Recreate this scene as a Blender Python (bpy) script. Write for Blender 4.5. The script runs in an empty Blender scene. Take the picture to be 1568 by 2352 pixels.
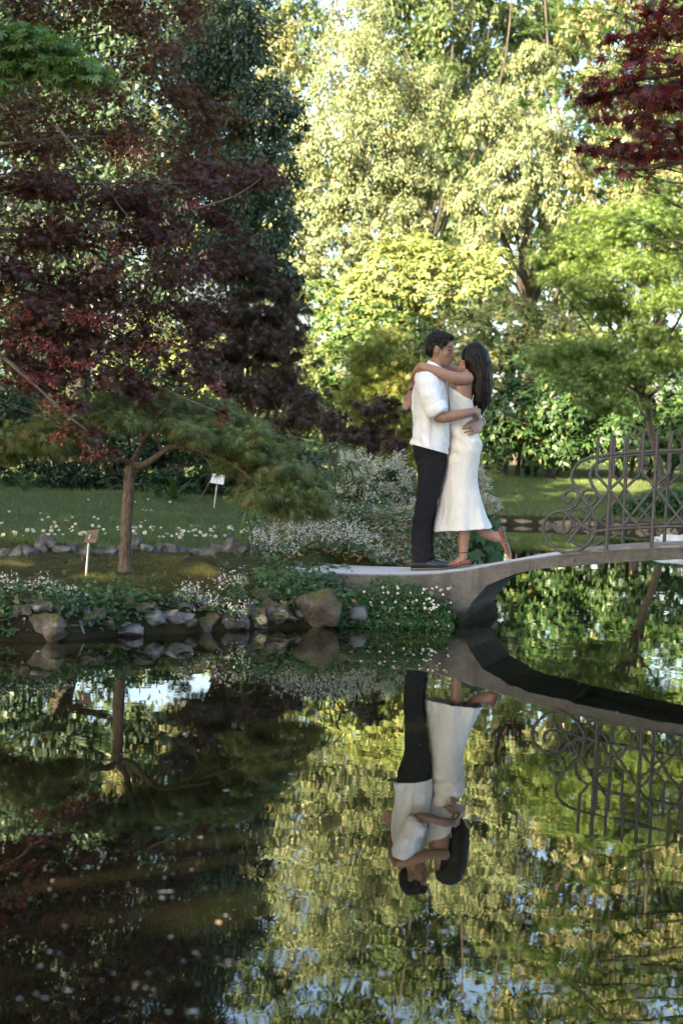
import bpy, bmesh, math, random
import numpy as np
from mathutils import Vector, Matrix

random.seed(7)
RNG = np.random.default_rng(11)
SC = bpy.context.scene
COL = SC.collection

# ------------------------------------------------------------------ camera, sky, sun, exposure
CAM = Vector((0.0, 0.0, 1.18))
FPX, ROLL, TILT = 3980.0, math.radians(2.7), math.atan(140 / 3980)
cR, sR, cT, sT = math.cos(ROLL), math.sin(ROLL), math.cos(TILT), math.sin(TILT)
cam_d = bpy.data.cameras.new('camera')
cam = bpy.data.objects.new('camera', cam_d)
COL.objects.link(cam)
_r = Vector((cR, sR * sT, sR * cT)); _u = Vector((-sR, cR * sT, cR * cT)); _b = Vector((0, -cT, sT))
cam.matrix_world = Matrix(((_r.x, _u.x, _b.x, CAM.x), (_r.y, _u.y, _b.y, CAM.y), (_r.z, _u.z, _b.z, CAM.z), (0, 0, 0, 1)))
cam_d.sensor_fit = 'VERTICAL'; cam_d.sensor_height = 36.0; cam_d.lens = 36.0 * FPX / 2352
cam_d.clip_end = 2000
cam_d.dof.use_dof = True; cam_d.dof.focus_distance = 12.8; cam_d.dof.aperture_fstop = 3.2
SC.camera = cam

SUN_L = Vector((0.66, 0.62, -0.50)).normalized()          # the way the light travels
w = bpy.data.worlds.new('World'); SC.world = w; w.use_nodes = True
nt = w.node_tree; nt.nodes.clear()
sky = nt.nodes.new('ShaderNodeTexSky'); sky.sky_type = 'NISHITA'; sky.sun_disc = False
sky.sun_elevation = math.asin(-SUN_L.z); sky.sun_rotation = math.atan2(-SUN_L.x, -SUN_L.y) % (2 * math.pi)
sky.air_density = 1.0; sky.dust_density = 3.0; sky.ozone_density = 0.7
bg = nt.nodes.new('ShaderNodeBackground'); bg.inputs[1].default_value = 0.069
wo = nt.nodes.new('ShaderNodeOutputWorld')
nt.links.new(sky.outputs[0], bg.inputs[0]); nt.links.new(bg.outputs[0], wo.inputs[0])
sd = bpy.data.lights.new('sun', 'SUN'); sd.energy = 5.0; sd.angle = math.radians(0.53); sd.color = (1.0, 0.84, 0.55)
so = bpy.data.objects.new('sun', sd); COL.objects.link(so); so.location = (-30, -20, 30)
so.rotation_euler = SUN_L.to_track_quat('-Z', 'Y').to_euler()
vs = SC.view_settings
vs.view_transform = 'Standard'; vs.look = 'None'; vs.gamma = 1.0; vs.use_curve_mapping = False; vs.exposure = 3.3
SC.render.engine = 'CYCLES'
cy = SC.cycles
cy.max_bounces = 7; cy.diffuse_bounces = 3; cy.glossy_bounces = 3; cy.transmission_bounces = 4; cy.transparent_max_bounces = 8
cy.use_denoising = True; cy.caustics_reflective = False; cy.caustics_refractive = False
cy.sample_clamp_indirect = 6.0

# ------------------------------------------------------------------ measuring helpers
def ray(vx, vy):
    dx, dy = vx - 784.0, vy - 1176.0
    u = dx * cR + dy * sR; q = -dx * sR + dy * cR
    return Vector((u, FPX * cT - q * sT, -FPX * sT - q * cT))
def P(vx, vy, d):                       # point of the place at depth d metres
    r = ray(vx, vy); return CAM + r * (d / r.y)
def PZ(vx, vy, z):                      # point on a level plane
    r = ray(vx, vy); return CAM + r * ((z - CAM.z) / r.z)
def mpp(d): return d / FPX              # metres per picture unit at depth d

# ------------------------------------------------------------------ noise
def _hash(ix, iy, iz, seed):
    h = (ix * 374761393 + iy * 668265263 + iz * 2147483647 + seed * 974711) & 0xFFFFFFFF
    h = ((h ^ (h >> 13)) * 1274126177) & 0xFFFFFFFF
    return ((h ^ (h >> 16)) & 0xFFFF) / 65535.0
def vnoise(p, scale=1.0, seed=0):
    p = np.asarray(p, float) * scale
    i = np.floor(p).astype(np.int64); f = p - i; f = f * f * (3 - 2 * f)
    out = 0
    for a in (0, 1):
        for b in (0, 1):
            for c in (0, 1):
                wgt = (f[:, 0] if a else 1 - f[:, 0]) * (f[:, 1] if b else 1 - f[:, 1]) * (f[:, 2] if c else 1 - f[:, 2])
                out = out + wgt * _hash(i[:, 0] + a, i[:, 1] + b, i[:, 2] + c, seed)
    return out * 2 - 1
def fbm(p, scale=1.0, octv=4, seed=0):
    t, a = 0, 1.0
    for o in range(octv):
        t = t + a * vnoise(p, scale * 2 ** o, seed + o); a *= 0.5
    return t
def sstep(a, b, x):
    t = np.clip((x - a) / (b - a), 0, 1); return t * t * (3 - 2 * t)

# ------------------------------------------------------------------ materials
def new_mat(name):
    m = bpy.data.materials.new(name); m.use_nodes = True
    n = m.node_tree; n.nodes.clear()
    o = n.nodes.new('ShaderNodeOutputMaterial'); b = n.nodes.new('ShaderNodeBsdfPrincipled')
    n.links.new(b.outputs[0], o.inputs[0])
    return m, n, b, o
def ramp(n, fac, stops, interp='LINEAR'):
    r = n.nodes.new('ShaderNodeValToRGB'); e = r.color_ramp.elements; r.color_ramp.interpolation = interp
    while len(e) < len(stops): e.new(0.5)
    for k, (pos, c) in enumerate(stops):
        e[k].position = pos; e[k].color = (*c, 1)
    n.links.new(fac, r.inputs[0]); return r.outputs[0]
def noise_n(n, scale, detail=6, rough=0.6, coord='Object', vec=None, stretch=None):
    tc = n.nodes.new('ShaderNodeTexCoord'); t = n.nodes.new('ShaderNodeTexNoise')
    t.inputs['Scale'].default_value = scale; t.inputs['Detail'].default_value = detail; t.inputs['Roughness'].default_value = rough
    src = tc.outputs[coord]
    if stretch:
        mp = n.nodes.new('ShaderNodeMapping'); mp.inputs['Scale'].default_value = stretch
        n.links.new(src, mp.inputs[0]); src = mp.outputs[0]
    n.links.new(src, t.inputs['Vector'])
    return t.outputs['Fac']
def mixc(n, fac, a, b, mode='MIX'):
    m = n.nodes.new('ShaderNodeMix'); m.data_type = 'RGBA'; m.blend_type = mode
    for s, v in ((0, fac), (6, a), (7, b)):
        if isinstance(v, (int, float)): m.inputs[s].default_value = v
        elif isinstance(v, tuple): m.inputs[s].default_value = (*v, 1)
        else: n.links.new(v, m.inputs[s])
    return m.outputs[2]
def bump_n(n, b, height, strength=0.4, dist=0.02):
    k = n.nodes.new('ShaderNodeBump'); k.inputs['Strength'].default_value = strength; k.inputs['Distance'].default_value = dist
    n.links.new(height, k.inputs['Height']); n.links.new(k.outputs[0], b.inputs['Normal'])
def leaf_mat(name, stops, trans=0.35, tint=(1.25, 1.2, 0.55), rough=0.45, spec=0.35):
    m, n, b, o = new_mat(name)
    g = n.nodes.new('ShaderNodeNewGeometry'); oi = n.nodes.new('ShaderNodeObjectInfo')
    ad = n.nodes.new('ShaderNodeMath'); ad.operation = 'ADD'
    n.links.new(g.outputs['Random Per Island'], ad.inputs[0]); n.links.new(oi.outputs['Random'], ad.inputs[1])
    fr = n.nodes.new('ShaderNodeMath'); fr.operation = 'FRACT'; n.links.new(ad.outputs[0], fr.inputs[0])
    c = ramp(n, fr.outputs[0], stops)
    n.links.new(c, b.inputs['Base Color']); b.inputs['Roughness'].default_value = rough
    b.inputs['Specular IOR Level'].default_value = spec
    t = n.nodes.new('ShaderNodeBsdfTranslucent'); n.links.new(mixc(n, 1.0, c, tint, 'MULTIPLY'), t.inputs[0])
    mx = n.nodes.new('ShaderNodeMixShader'); mx.inputs[0].default_value = trans
    n.links.new(b.outputs[0], mx.inputs[1]); n.links.new(t.outputs[0], mx.inputs[2]); n.links.new(mx.outputs[0], o.inputs[0])
    return m
def plain_mat(name, c1, c2, scale=20, rough=0.7, bump=0.2, dist=0.01, metallic=0.0, detail=6, stretch=None, lo=0.35, hi=0.65, spec=0.5):
    m, n, b, o = new_mat(name)
    f = noise_n(n, scale, detail, stretch=stretch)
    n.links.new(ramp(n, f, [(lo, c1), (hi, c2)]), b.inputs['Base Color'])
    b.inputs['Roughness'].default_value = rough; b.inputs['Metallic'].default_value = metallic
    b.inputs['Specular IOR Level'].default_value = spec
    if bump: bump_n(n, b, f, bump, dist)
    return m

M = {}
M['bark'] = plain_mat('bark', (0.035, 0.026, 0.019), (0.14, 0.105, 0.076), 55, 0.95, 0.9, 0.012, stretch=(1, 1, 0.35), detail=10, lo=.32, hi=.70)
M['bark_dark'] = plain_mat('bark_dark', (0.02, 0.015, 0.012), (0.06, 0.045, 0.035), 8, 0.9, 0.6, 0.03, stretch=(1, 1, 0.25))
M['twig'] = plain_mat('twig', (0.07, 0.055, 0.04), (0.13, 0.105, 0.08), 25, 0.85, 0.3, 0.004)
M['red_leaf'] = leaf_mat('red_leaf', [(0, (0.040, 0.022, 0.023)), (0.35, (0.066, 0.027, 0.024)), (0.6, (0.088, 0.029, 0.022)), (0.8, (0.110, 0.050, 0.021)), (0.92, (0.075, 0.055, 0.020)), (1, (0.14, 0.024, 0.022))], 0.42, (1.6, 0.9, 0.55), 0.40, 0.5)
M['rust_leaf'] = leaf_mat('rust_leaf', [(0, (0.055, 0.022, 0.015)), (0.4, (0.095, 0.036, 0.017)), (0.7, (0.115, 0.060, 0.020)), (0.9, (0.075, 0.070, 0.022)), (1, (0.14, 0.025, 0.022))], 0.42, (1.6, 0.9, 0.5), 0.42, 0.45)
M['samara'] = leaf_mat('samara', [(0, (0.19, 0.024, 0.03)), (0.6, (0.15, 0.028, 0.032)), (1, (0.28, 0.13, 0.08))], 0.35, (1.3, 0.8, 0.7))
M['tan_samara'] = leaf_mat('tan_samara', [(0, (0.36, 0.25, 0.17)), (1, (0.48, 0.36, 0.25))], 0.3, (1.1, 1.0, 0.8))
M['purple_leaf'] = leaf_mat('purple_leaf', [(0, (0.055, 0.018, 0.022)), (0.3, (0.09, 0.020, 0.025)), (0.55, (0.15, 0.020, 0.022)), (0.75, (0.075, 0.034, 0.042)), (0.9, (0.16, 0.055, 0.02)), (1, (0.23, 0.025, 0.025))], 0.48, (1.9, 0.8, 0.5), 0.36, 0.55)
M['green_maple'] = leaf_mat('green_maple', [(0, (0.085, 0.17, 0.06)), (0.6, (0.12, 0.22, 0.07)), (1, (0.19, 0.26, 0.08))], 0.42, (1.3, 1.25, 0.45))
M['lime_maple'] = leaf_mat('lime_maple', [(0, (0.09, 0.16, 0.05)), (0.5, (0.145, 0.22, 0.065)), (1, (0.23, 0.28, 0.09))], 0.48, (1.3, 1.2, 0.5))
M['lace_leaf'] = leaf_mat('lace_leaf', [(0, (0.10, 0.155, 0.062)), (0.65, (0.155, 0.215, 0.08)), (0.9, (0.19, 0.195, 0.075)), (1, (0.19, 0.13, 0.06))], 0.46, (1.3, 1.1, 0.6))
M['brown_lace'] = leaf_mat('brown_lace', [(0, (0.030, 0.020, 0.016)), (0.5, (0.050, 0.033, 0.022)), (1, (0.075, 0.058, 0.026))], 0.32, (1.5, 1.0, 0.6))
M['holm'] = leaf_mat('holm', [(0, (0.028, 0.055, 0.033)), (0.6, (0.045, 0.08, 0.045)), (1, (0.075, 0.105, 0.05))], 0.25, (1.2, 1.25, 0.5), 0.4, 0.45)
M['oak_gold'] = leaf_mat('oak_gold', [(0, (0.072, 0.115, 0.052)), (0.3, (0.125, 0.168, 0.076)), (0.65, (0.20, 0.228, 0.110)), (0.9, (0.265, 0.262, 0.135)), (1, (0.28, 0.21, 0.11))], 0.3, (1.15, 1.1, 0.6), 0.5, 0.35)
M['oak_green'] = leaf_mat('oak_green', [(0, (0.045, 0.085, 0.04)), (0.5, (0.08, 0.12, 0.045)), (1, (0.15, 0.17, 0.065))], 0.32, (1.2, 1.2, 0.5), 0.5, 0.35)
M['tawny'] = leaf_mat('tawny', [(0, (0.10, 0.145, 0.058)), (0.5, (0.19, 0.21, 0.09)), (0.85, (0.26, 0.23, 0.11)), (1, (0.30, 0.20, 0.10))], 0.35, (1.15, 1.05, 0.6))
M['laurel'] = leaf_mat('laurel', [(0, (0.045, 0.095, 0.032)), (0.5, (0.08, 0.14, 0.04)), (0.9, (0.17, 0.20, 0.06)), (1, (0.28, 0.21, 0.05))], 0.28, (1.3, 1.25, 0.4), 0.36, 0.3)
M['laurel_shaded'] = leaf_mat('laurel_shaded', [(0, (0.022, 0.055, 0.020)), (0.6, (0.04, 0.085, 0.028)), (0.92, (0.075, 0.12, 0.035)), (1, (0.17, 0.17, 0.05))], 0.22, (1.3, 1.25, 0.4), 0.36, 0.3)  # laurel leaves darkened in colour to stand in for shade on the lower shrubs
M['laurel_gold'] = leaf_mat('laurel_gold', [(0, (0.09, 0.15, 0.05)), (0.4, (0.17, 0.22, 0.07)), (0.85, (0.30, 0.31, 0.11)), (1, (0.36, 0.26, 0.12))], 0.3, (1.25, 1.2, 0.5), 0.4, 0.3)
M['gold_cypress'] = leaf_mat('gold_cypress', [(0, (0.11, 0.16, 0.04)), (0.7, (0.20, 0.24, 0.06)), (1, (0.28, 0.23, 0.08))], 0.4, (1.2, 1.1, 0.5))
M['feather'] = leaf_mat('feather', [(0, (0.07, 0.15, 0.05)), (1, (0.13, 0.20, 0.07))], 0.4, (1.2, 1.2, 0.5))
M['dark_green'] = leaf_mat('dark_green', [(0, (0.018, 0.04, 0.022)), (0.6, (0.03, 0.06, 0.028)), (1, (0.05, 0.085, 0.035))], 0.25)
M['fern'] = leaf_mat('fern', [(0, (0.03, 0.085, 0.03)), (1, (0.06, 0.13, 0.04))], 0.35)
M['blade'] = leaf_mat('blade', [(0, (0.05, 0.11, 0.05)), (0.7, (0.09, 0.15, 0.07)), (1, (0.16, 0.20, 0.10))], 0.35)
M['broad'] = leaf_mat('broad', [(0, (0.05, 0.10, 0.045)), (0.6, (0.085, 0.145, 0.065)), (0.9, (0.12, 0.165, 0.06)), (1, (0.24, 0.14, 0.06))], 0.25)
M['varieg'] = leaf_mat('varieg', [(0, (0.06, 0.11, 0.04)), (0.45, (0.10, 0.15, 0.055)), (0.6, (0.28, 0.28, 0.13)), (0.8, (0.36, 0.34, 0.18)), (0.9, (0.27, 0.09, 0.07)), (1, (0.09, 0.14, 0.05))], 0.3)
M['litter'] = leaf_mat('litter', [(0, (0.07, 0.035, 0.02)), (0.6, (0.15, 0.08, 0.04)), (1, (0.22, 0.15, 0.08))], .15)
M['float_petal'] = leaf_mat('float_petal', [(0, (0.30, 0.30, 0.27)), (1, (0.48, 0.47, 0.44))], 0.2, (1, 1, .95))
M['petal'] = leaf_mat('petal', [(0, (0.60, 0.58, 0.52)), (0.8, (0.72, 0.70, 0.66)), (1, (0.55, 0.42, 0.38))], 0.35, (1, 1, 0.95))
M['petal_pink'] = leaf_mat('petal_pink', [(0, (0.50, 0.24, 0.24)), (1, (0.55, 0.36, 0.33))], 0.35, (1, 1, 0.95))
M['pollen'] = plain_mat('pollen', (0.40, 0.27, 0.03), (0.55, 0.40, 0.06), 200, 0.8, 0)
M['plume'] = leaf_mat('plume', [(0, (0.42, 0.42, 0.30)), (1, (0.62, 0.60, 0.47))], 0.35, (1, 1, 0.9))
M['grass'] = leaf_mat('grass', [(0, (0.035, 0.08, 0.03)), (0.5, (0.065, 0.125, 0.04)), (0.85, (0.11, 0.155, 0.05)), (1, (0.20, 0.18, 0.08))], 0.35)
M['sun_toned_grass'] = leaf_mat('sun_toned_grass', [(0, (0.08, 0.13, 0.04)), (0.6, (0.13, 0.18, 0.05)), (1, (0.22, 0.22, 0.08))], 0.35)  # sunlight on the far lawn put into a paler, yellower blade colour
M['moss_grass'] = leaf_mat('moss_grass', [(0, (0.045, 0.075, 0.02)), (0.5, (0.085, 0.11, 0.025)), (1, (0.16, 0.13, 0.045))], 0.35)

# ------------------------------------------------------------------ objects
def tag(o, label=None, cat=None, group=None, kind=None):
    if label: o['label'] = label
    if cat: o['category'] = cat
    if group: o['group'] = group
    if kind: o['kind'] = kind
    return o
def link(o, parent=None):
    COL.objects.link(o)
    if parent is not None: o.parent = parent
    return o
def empty(name, loc=(0, 0, 0)):
    o = bpy.data.objects.new(name, None); o.location = loc; o.empty_display_size = 0.1
    return link(o)
def mesh_np(name, V, F, mat=None, smooth=False):
    V = np.asarray(V, np.float32); F = np.asarray(F, np.int32)
    me = bpy.data.meshes.new(name); k = F.shape[1]
    me.vertices.add(len(V)); me.vertices.foreach_set('co', V.ravel())
    me.loops.add(F.size); me.loops.foreach_set('vertex_index', F.ravel())
    me.polygons.add(len(F)); me.polygons.foreach_set('loop_start', np.arange(0, F.size, k, dtype=np.int32))
    if smooth: me.polygons.foreach_set('use_smooth', np.ones(len(F), bool))
    me.update(calc_edges=True)
    if mat: me.materials.append(mat)
    return me
class MB:
    """collects quads and triangles"""
    def __init__(s): s.V = []; s.F = []
    def add(s, V, F):
        o = len(s.V); s.V.extend([tuple(v) for v in V]); s.F.extend([tuple(i + o for i in f) for f in F]); return s
    def tube(s, pts, rad, n=8, ref=None, cap=True):
        pts = [Vector(p) for p in pts]; m = len(pts)
        if not hasattr(rad, '__len__'): rad = [rad] * m
        V, F = [], []; prev = None
        for i, p in enumerate(pts):
            t = (pts[min(i + 1, m - 1)] - pts[max(i - 1, 0)])
            if t.length < 1e-9: t = Vector((0, 0, 1))
            t.normalize()
            if prev is None:
                a = Vector(ref) if ref is not None else (Vector((0, 0, 1)) if abs(t.z) < 0.9 else Vector((1, 0, 0)))
            else: a = prev
            if ref is not None: a = Vector(ref)
            a = a - t * a.dot(t)
            if a.length < 1e-6: a = t.orthogonal()
            a.normalize(); prev = a; b = t.cross(a)
            r = rad[i]; ra, rb = r if hasattr(r, '__len__') else (r, r)
            for k in range(n):
                th = 2 * math.pi * k / n
                V.append(p + a * (ra * math.cos(th)) + b * (rb * math.sin(th)))
        for i in range(m - 1):
            for k in range(n):
                k2 = (k + 1) % n
                F.append((i * n + k, i * n + k2, (i + 1) * n + k2, (i + 1) * n + k))
        if cap:
            F.append(tuple(range(n - 1, -1, -1))); F.append(tuple((m - 1) * n + k for k in range(n)))
        return s.add(V, F)
    def ball(s, c, r, nu=12, nv=8, mat=None):
        r = r if hasattr(r, '__len__') else (r, r, r); V, F = [], []
        c = Vector(c)
        for j in range(nv + 1):
            ph = math.pi * j / nv
            for i in range(nu):
                th = 2 * math.pi * i / nu
                v = Vector((r[0] * math.sin(ph) * math.cos(th), r[1] * math.sin(ph) * math.sin(th), r[2] * math.cos(ph)))
                if mat is not None: v = mat @ v
                V.append(c + v)
        for j in range(nv):
            for i in range(nu):
                i2 = (i + 1) % nu; F.append((j * nu + i, (j + 1) * nu + i, (j + 1) * nu + i2, j * nu + i2))
        return s.add(V, F)
    def box(s, c, h, mat=None):
        V = []
        for x in (-1, 1):
            for y in (-1, 1):
                for z in (-1, 1):
                    v = Vector((x * h[0], y * h[1], z * h[2]))
                    if mat is not None: v = mat @ v
                    V.append(Vector(c) + v)
        return s.add(V, [(0, 1, 3, 2), (4, 6, 7, 5), (0, 4, 5, 1), (2, 3, 7, 6), (0, 2, 6, 4), (1, 5, 7, 3)])
    def mesh(s, name, mat=None, smooth=False):
        me = bpy.data.meshes.new(name); me.from_pydata(s.V, [], s.F)
        if smooth: me.polygons.foreach_set('use_smooth', np.ones(len(me.polygons), bool))
        if mat: me.materials.append(mat)
        me.update(); return me
    def build(s, name, mat, parent=None, smooth=False):
        return link(bpy.data.objects.new(name, s.mesh(name, mat, smooth)), parent)
def catmull(pts, per=6):
    pts = [Vector(p) for p in pts]; out = []
    for i in range(len(pts) - 1):
        p0, p1, p2, p3 = pts[max(i - 1, 0)], pts[i], pts[i + 1], pts[min(i + 2, len(pts) - 1)]
        for k in range(per):
            t = k / per
            out.append(0.5 * ((2 * p1) + (p2 - p0) * t + (2 * p0 - 5 * p1 + 4 * p2 - p3) * t * t + (3 * p1 - p0 - 3 * p2 + p3) * t ** 3))
    out.append(pts[-1]); return out

# ------------------------------------------------------------------ leaves
T_DIAMOND = (np.array([(0, 0, 0), (0.22, 0.45, 0.03), (0, 1, -0.06), (-0.22, 0.45, 0.03)]), np.array([(0, 1, 3), (1, 2, 3)]))
T_OVAL = (np.array([(0, 0, 0), (0.19, 0.42, 0.03), (0, 1, -0.13), (-0.19, 0.42, 0.03), (0, 0.5, -0.035)]), np.array([(0, 1, 4), (1, 2, 4), (2, 3, 4), (3, 0, 4)]))
def palmate(lobes, width):
    V = [(0, 0, 0)]; F = []
    for ang, ln in lobes:
        a = math.radians(ang); d = np.array((math.sin(a), math.cos(a), 0)); s = np.array((math.cos(a), -math.sin(a), 0))
        i = len(V)
        V += [tuple(d * ln * 0.42 + s * width * ln + (0, 0, 0.01)), tuple(d * ln + (0, 0, -0.10 * ln)), tuple(d * ln * 0.42 - s * width * ln + (0, 0, 0.01))]
        F += [(0, i, i + 2), (i, i + 1, i + 2)]
    return np.array(V, float), np.array(F)
T_MAPLE = palmate([(-118, .5), (-75, .8), (-37, .97), (0, 1.05), (37, .97), (75, .8), (118, .5)], 0.125)
T_MAPLE5 = palmate([(-80, .75), (-40, .95), (0, 1.05), (40, .95), (80, .75)], 0.12)
def star(lobes, width):
    V, F = [], []
    for ang, ln in lobes:
        a = math.radians(ang); d = np.array((math.sin(a), math.cos(a), 0)); q = np.array((math.cos(a), -math.sin(a), 0)); i = len(V)
        V += [tuple(q * width * ln + d * ln * .12), tuple(d * ln + (0, 0, -.10 * ln)), tuple(-q * width * ln + d * ln * .12)]; F += [(i, i + 1, i + 2)]
    return np.array(V, float), np.array(F)
def one_island(t):                      # share the first vertex so that each leaf stays one piece
    V, F = t; V = np.concatenate([[(0, 0, 0.0)], V]); F = F + 1; F[:, 2] = 0; return V, F
T_LACE = one_island(star([(-72, .7), (-36, .92), (-10, 1.05), (16, 1.0), (44, .9), (78, .65)], 0.10))
T_SPRIG = one_island(star([(-60, .75), (-28, .95), (0, 1.1), (28, .95), (60, .75)], 0.12))
T_STAR = one_island(star([(-100, .62), (-66, .85), (-33, 1.0), (0, 1.08), (33, 1.0), (66, .85), (100, .62)], 0.24))
T_BLADE = (np.array([(-.02, 0, 0), (.02, 0, 0), (.03, .4, .03), (-.03, .4, .03), (.022, .75, -.02), (-.022, .75, -.02), (0, 1, -.14)]),
           np.array([(0, 1, 2), (0, 2, 3), (3, 2, 4), (3, 4, 5), (5, 4, 6)]))
T_ROUND = (np.array([(0, 0, 0)] + [(0.5 * math.sin(a) , 0.5 - 0.5 * math.cos(a), 0.05 * math.cos(2 * a)) for a in [math.pi * (0.2 + 1.6 * k / 5) for k in range(6)]] + [(0, .45, -.04)]),
           np.array([(7, k, k + 1) for k in range(0, 6)] + [(7, 6, 0)]))
T_GRASS = (np.array([(-.04, 0, 0), (.04, 0, 0), (0, 1, 0)]), np.array([(0, 1, 2)]))
def unit(a): return a / np.maximum(np.linalg.norm(a, axis=1, keepdims=True), 1e-9)
def leaf_frames(tip, nrm):
    y = unit(tip); z = nrm - y * np.sum(nrm * y, 1, keepdims=True); z = unit(z); x = np.cross(y, z)
    return np.stack([x, y, z], 2)                       # columns
def leaf_arrays(pos, tip, nrm, size, tmpl):
    TV, TF = tmpl; R = leaf_frames(tip, nrm)
    V = pos[:, None, :] + np.einsum('nij,kj->nki', R, TV) * size[:, None, None]
    F = TF[None] + (np.arange(len(pos)) * len(TV))[:, None, None]
    return V.reshape(-1, 3), F.reshape(-1, 3)
TRI = [0]
def leaf_part(name, cloud, tmpl, mat, parent, origin=(0, 0, 0), kind='stuff'):
    pos, tip, nrm, size = cloud
    V, F = leaf_arrays(pos - np.array(origin), tip, nrm, size, tmpl); TRI[0] += len(F)
    o = link(bpy.data.objects.new(name, mesh_np(name, V, F, mat)), parent)
    if kind: o['kind'] = kind
    return o
def split_near(cloud, n):
    """the n leaves that show largest: nearest the camera and inside the picture"""
    pos = cloud[0]; d = pos - np.array(CAM)
    inside = (np.abs(d[:, 0]) < 0.2 * d[:, 1]) & (d[:, 2] < 0.27 * d[:, 1])
    sc = np.where(inside, cloud[3] / d[:, 1], 0); idx = np.argsort(-sc)[:n]
    keep = np.ones(len(pos), bool); keep[idx] = False
    return tuple(a[idx] for a in cloud), tuple(a[keep] for a in cloud)
def leaf_objects(cloud, tmpl, mat, parent, origin, name='leaf'):
    me = mesh_np(name, tmpl[0], tmpl[1], mat); R = leaf_frames(cloud[1], cloud[2])
    for k in range(len(cloud[0])):
        o = bpy.data.objects.new(name, me); s = cloud[3][k]; p = cloud[0][k] - np.array(origin)
        m = Matrix.Identity(4)
        for i in range(3):
            for j in range(3): m[i][j] = R[k][i][j] * s
            m[i][3] = p[i]
        link(o, parent); o.matrix_local = m
def cat_clouds(*c): return tuple(np.concatenate([x[i] for x in c]) for i in range(4))
def crown_cloud(lobes, clumps, per, size, clump_r=0.28, flat=0.8, droop=0.5, outward=0.6, shell=0.55, up=0.6, jit=0.35, seed=1, nj=0.4, ow_n=0.6):
    """lobes: (x,y,z,rx,ry,rz). leaves gathered in clumps spread through each lobe's volume"""
    g = np.random.default_rng(seed); out = []
    tot = sum((l[3] * l[4] * l[5]) ** (2 / 3) for l in lobes)
    for l in lobes:
        c = np.array(l[:3]); r = np.array(l[3:6]); share = (l[3] * l[4] * l[5]) ** (2 / 3) / tot
        nc = max(3, int(clumps * share))
        d = unit(g.normal(size=(nc, 3))); rad = shell + (1 - shell) * g.random(nc) ** 0.6
        rad *= 1 + 0.22 * g.normal(size=nc) * 0.6
        cc = c + d * r * rad[:, None]
        rc = (np.prod(r) ** (1 / 3)) * clump_r * g.uniform(0.6, 1.4, nc)
        npc = np.maximum(2, (per * g.uniform(0.5, 1.5, nc)).astype(int))
        idx = np.repeat(np.arange(nc), npc); n = len(idx)
        off = g.normal(size=(n, 3)) * 0.55; off[:, 2] *= flat
        off[:, 2] -= droop * 0.35 * (off[:, 0] ** 2 + off[:, 1] ** 2)
        pos = cc[idx] + off * rc[idx][:, None]
        ow = unit(off + d[idx] * 0.7)
        tip = ow * outward + g.normal(size=(n, 3)) * jit; tip[:, 2] -= droop
        nrm = g.normal(size=(n, 3)) * nj + ow * ow_n; nrm[:, 2] += up
        out.append((pos, tip, nrm, size * g.uniform(0.65, 1.3, n)))
    return cat_clouds(*out)
def limbs(mb, base, fork, lobes, r0, seed=1, sag=0.1, n=8, extra=0, tip=0.12, wob=0.05):
    """a tapered trunk from base to fork and a limb to every lobe, with side twigs"""
    g = random.Random(seed); base = Vector(base); fork = Vector(fork); L = (fork - base).length
    path = catmull([base - Vector((0, 0, 0.1)), base, base.lerp(fork, .33) + Vector((g.uniform(-1, 1), g.uniform(-1, 1), 0)) * wob * L, base.lerp(fork, .68) + Vector((g.uniform(-1, 1), g.uniform(-1, 1), 0)) * wob * L, fork], 4)
    m = len(path); mb.tube(path, [r0 * (1.45 if i < 4 else 1.12 if i < 6 else 1.0) * (1 - 0.3 * i / m) for i in range(m)], n + 4)
    for l in lobes:
        c = Vector(l[:3]); k = g.randint(int(m * 0.72), m - 1); s = path[k]; ln = (c - s).length
        mid = s.lerp(c, .5) + Vector((g.uniform(-.12, .12), g.uniform(-.12, .12), -sag + g.uniform(0, .15))) * ln
        lp = catmull([s, mid, c], 5); rr = r0 * 0.42
        mb.tube(lp, [max(rr * (1 - 0.85 * i / len(lp)), 0.003) for i in range(len(lp))], n)
        for e in range(extra):
            q = lp[g.randint(3, len(lp) - 1)]
            t = Vector((l[0] + l[3] * g.uniform(-.9, .9), l[1] + l[4] * g.uniform(-.9, .9), l[2] + l[5] * g.uniform(-.6, .8)))
            mb.tube(catmull([q, q.lerp(t, .5) + Vector((0, 0, -.06 * (t - q).length)), t], 3), [rr * tip * 1.3, rr * tip * 1.1, rr * tip, rr * tip * .9, rr * tip * .7, rr * tip * .5, rr * tip * .25], 5)
    return path
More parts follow.
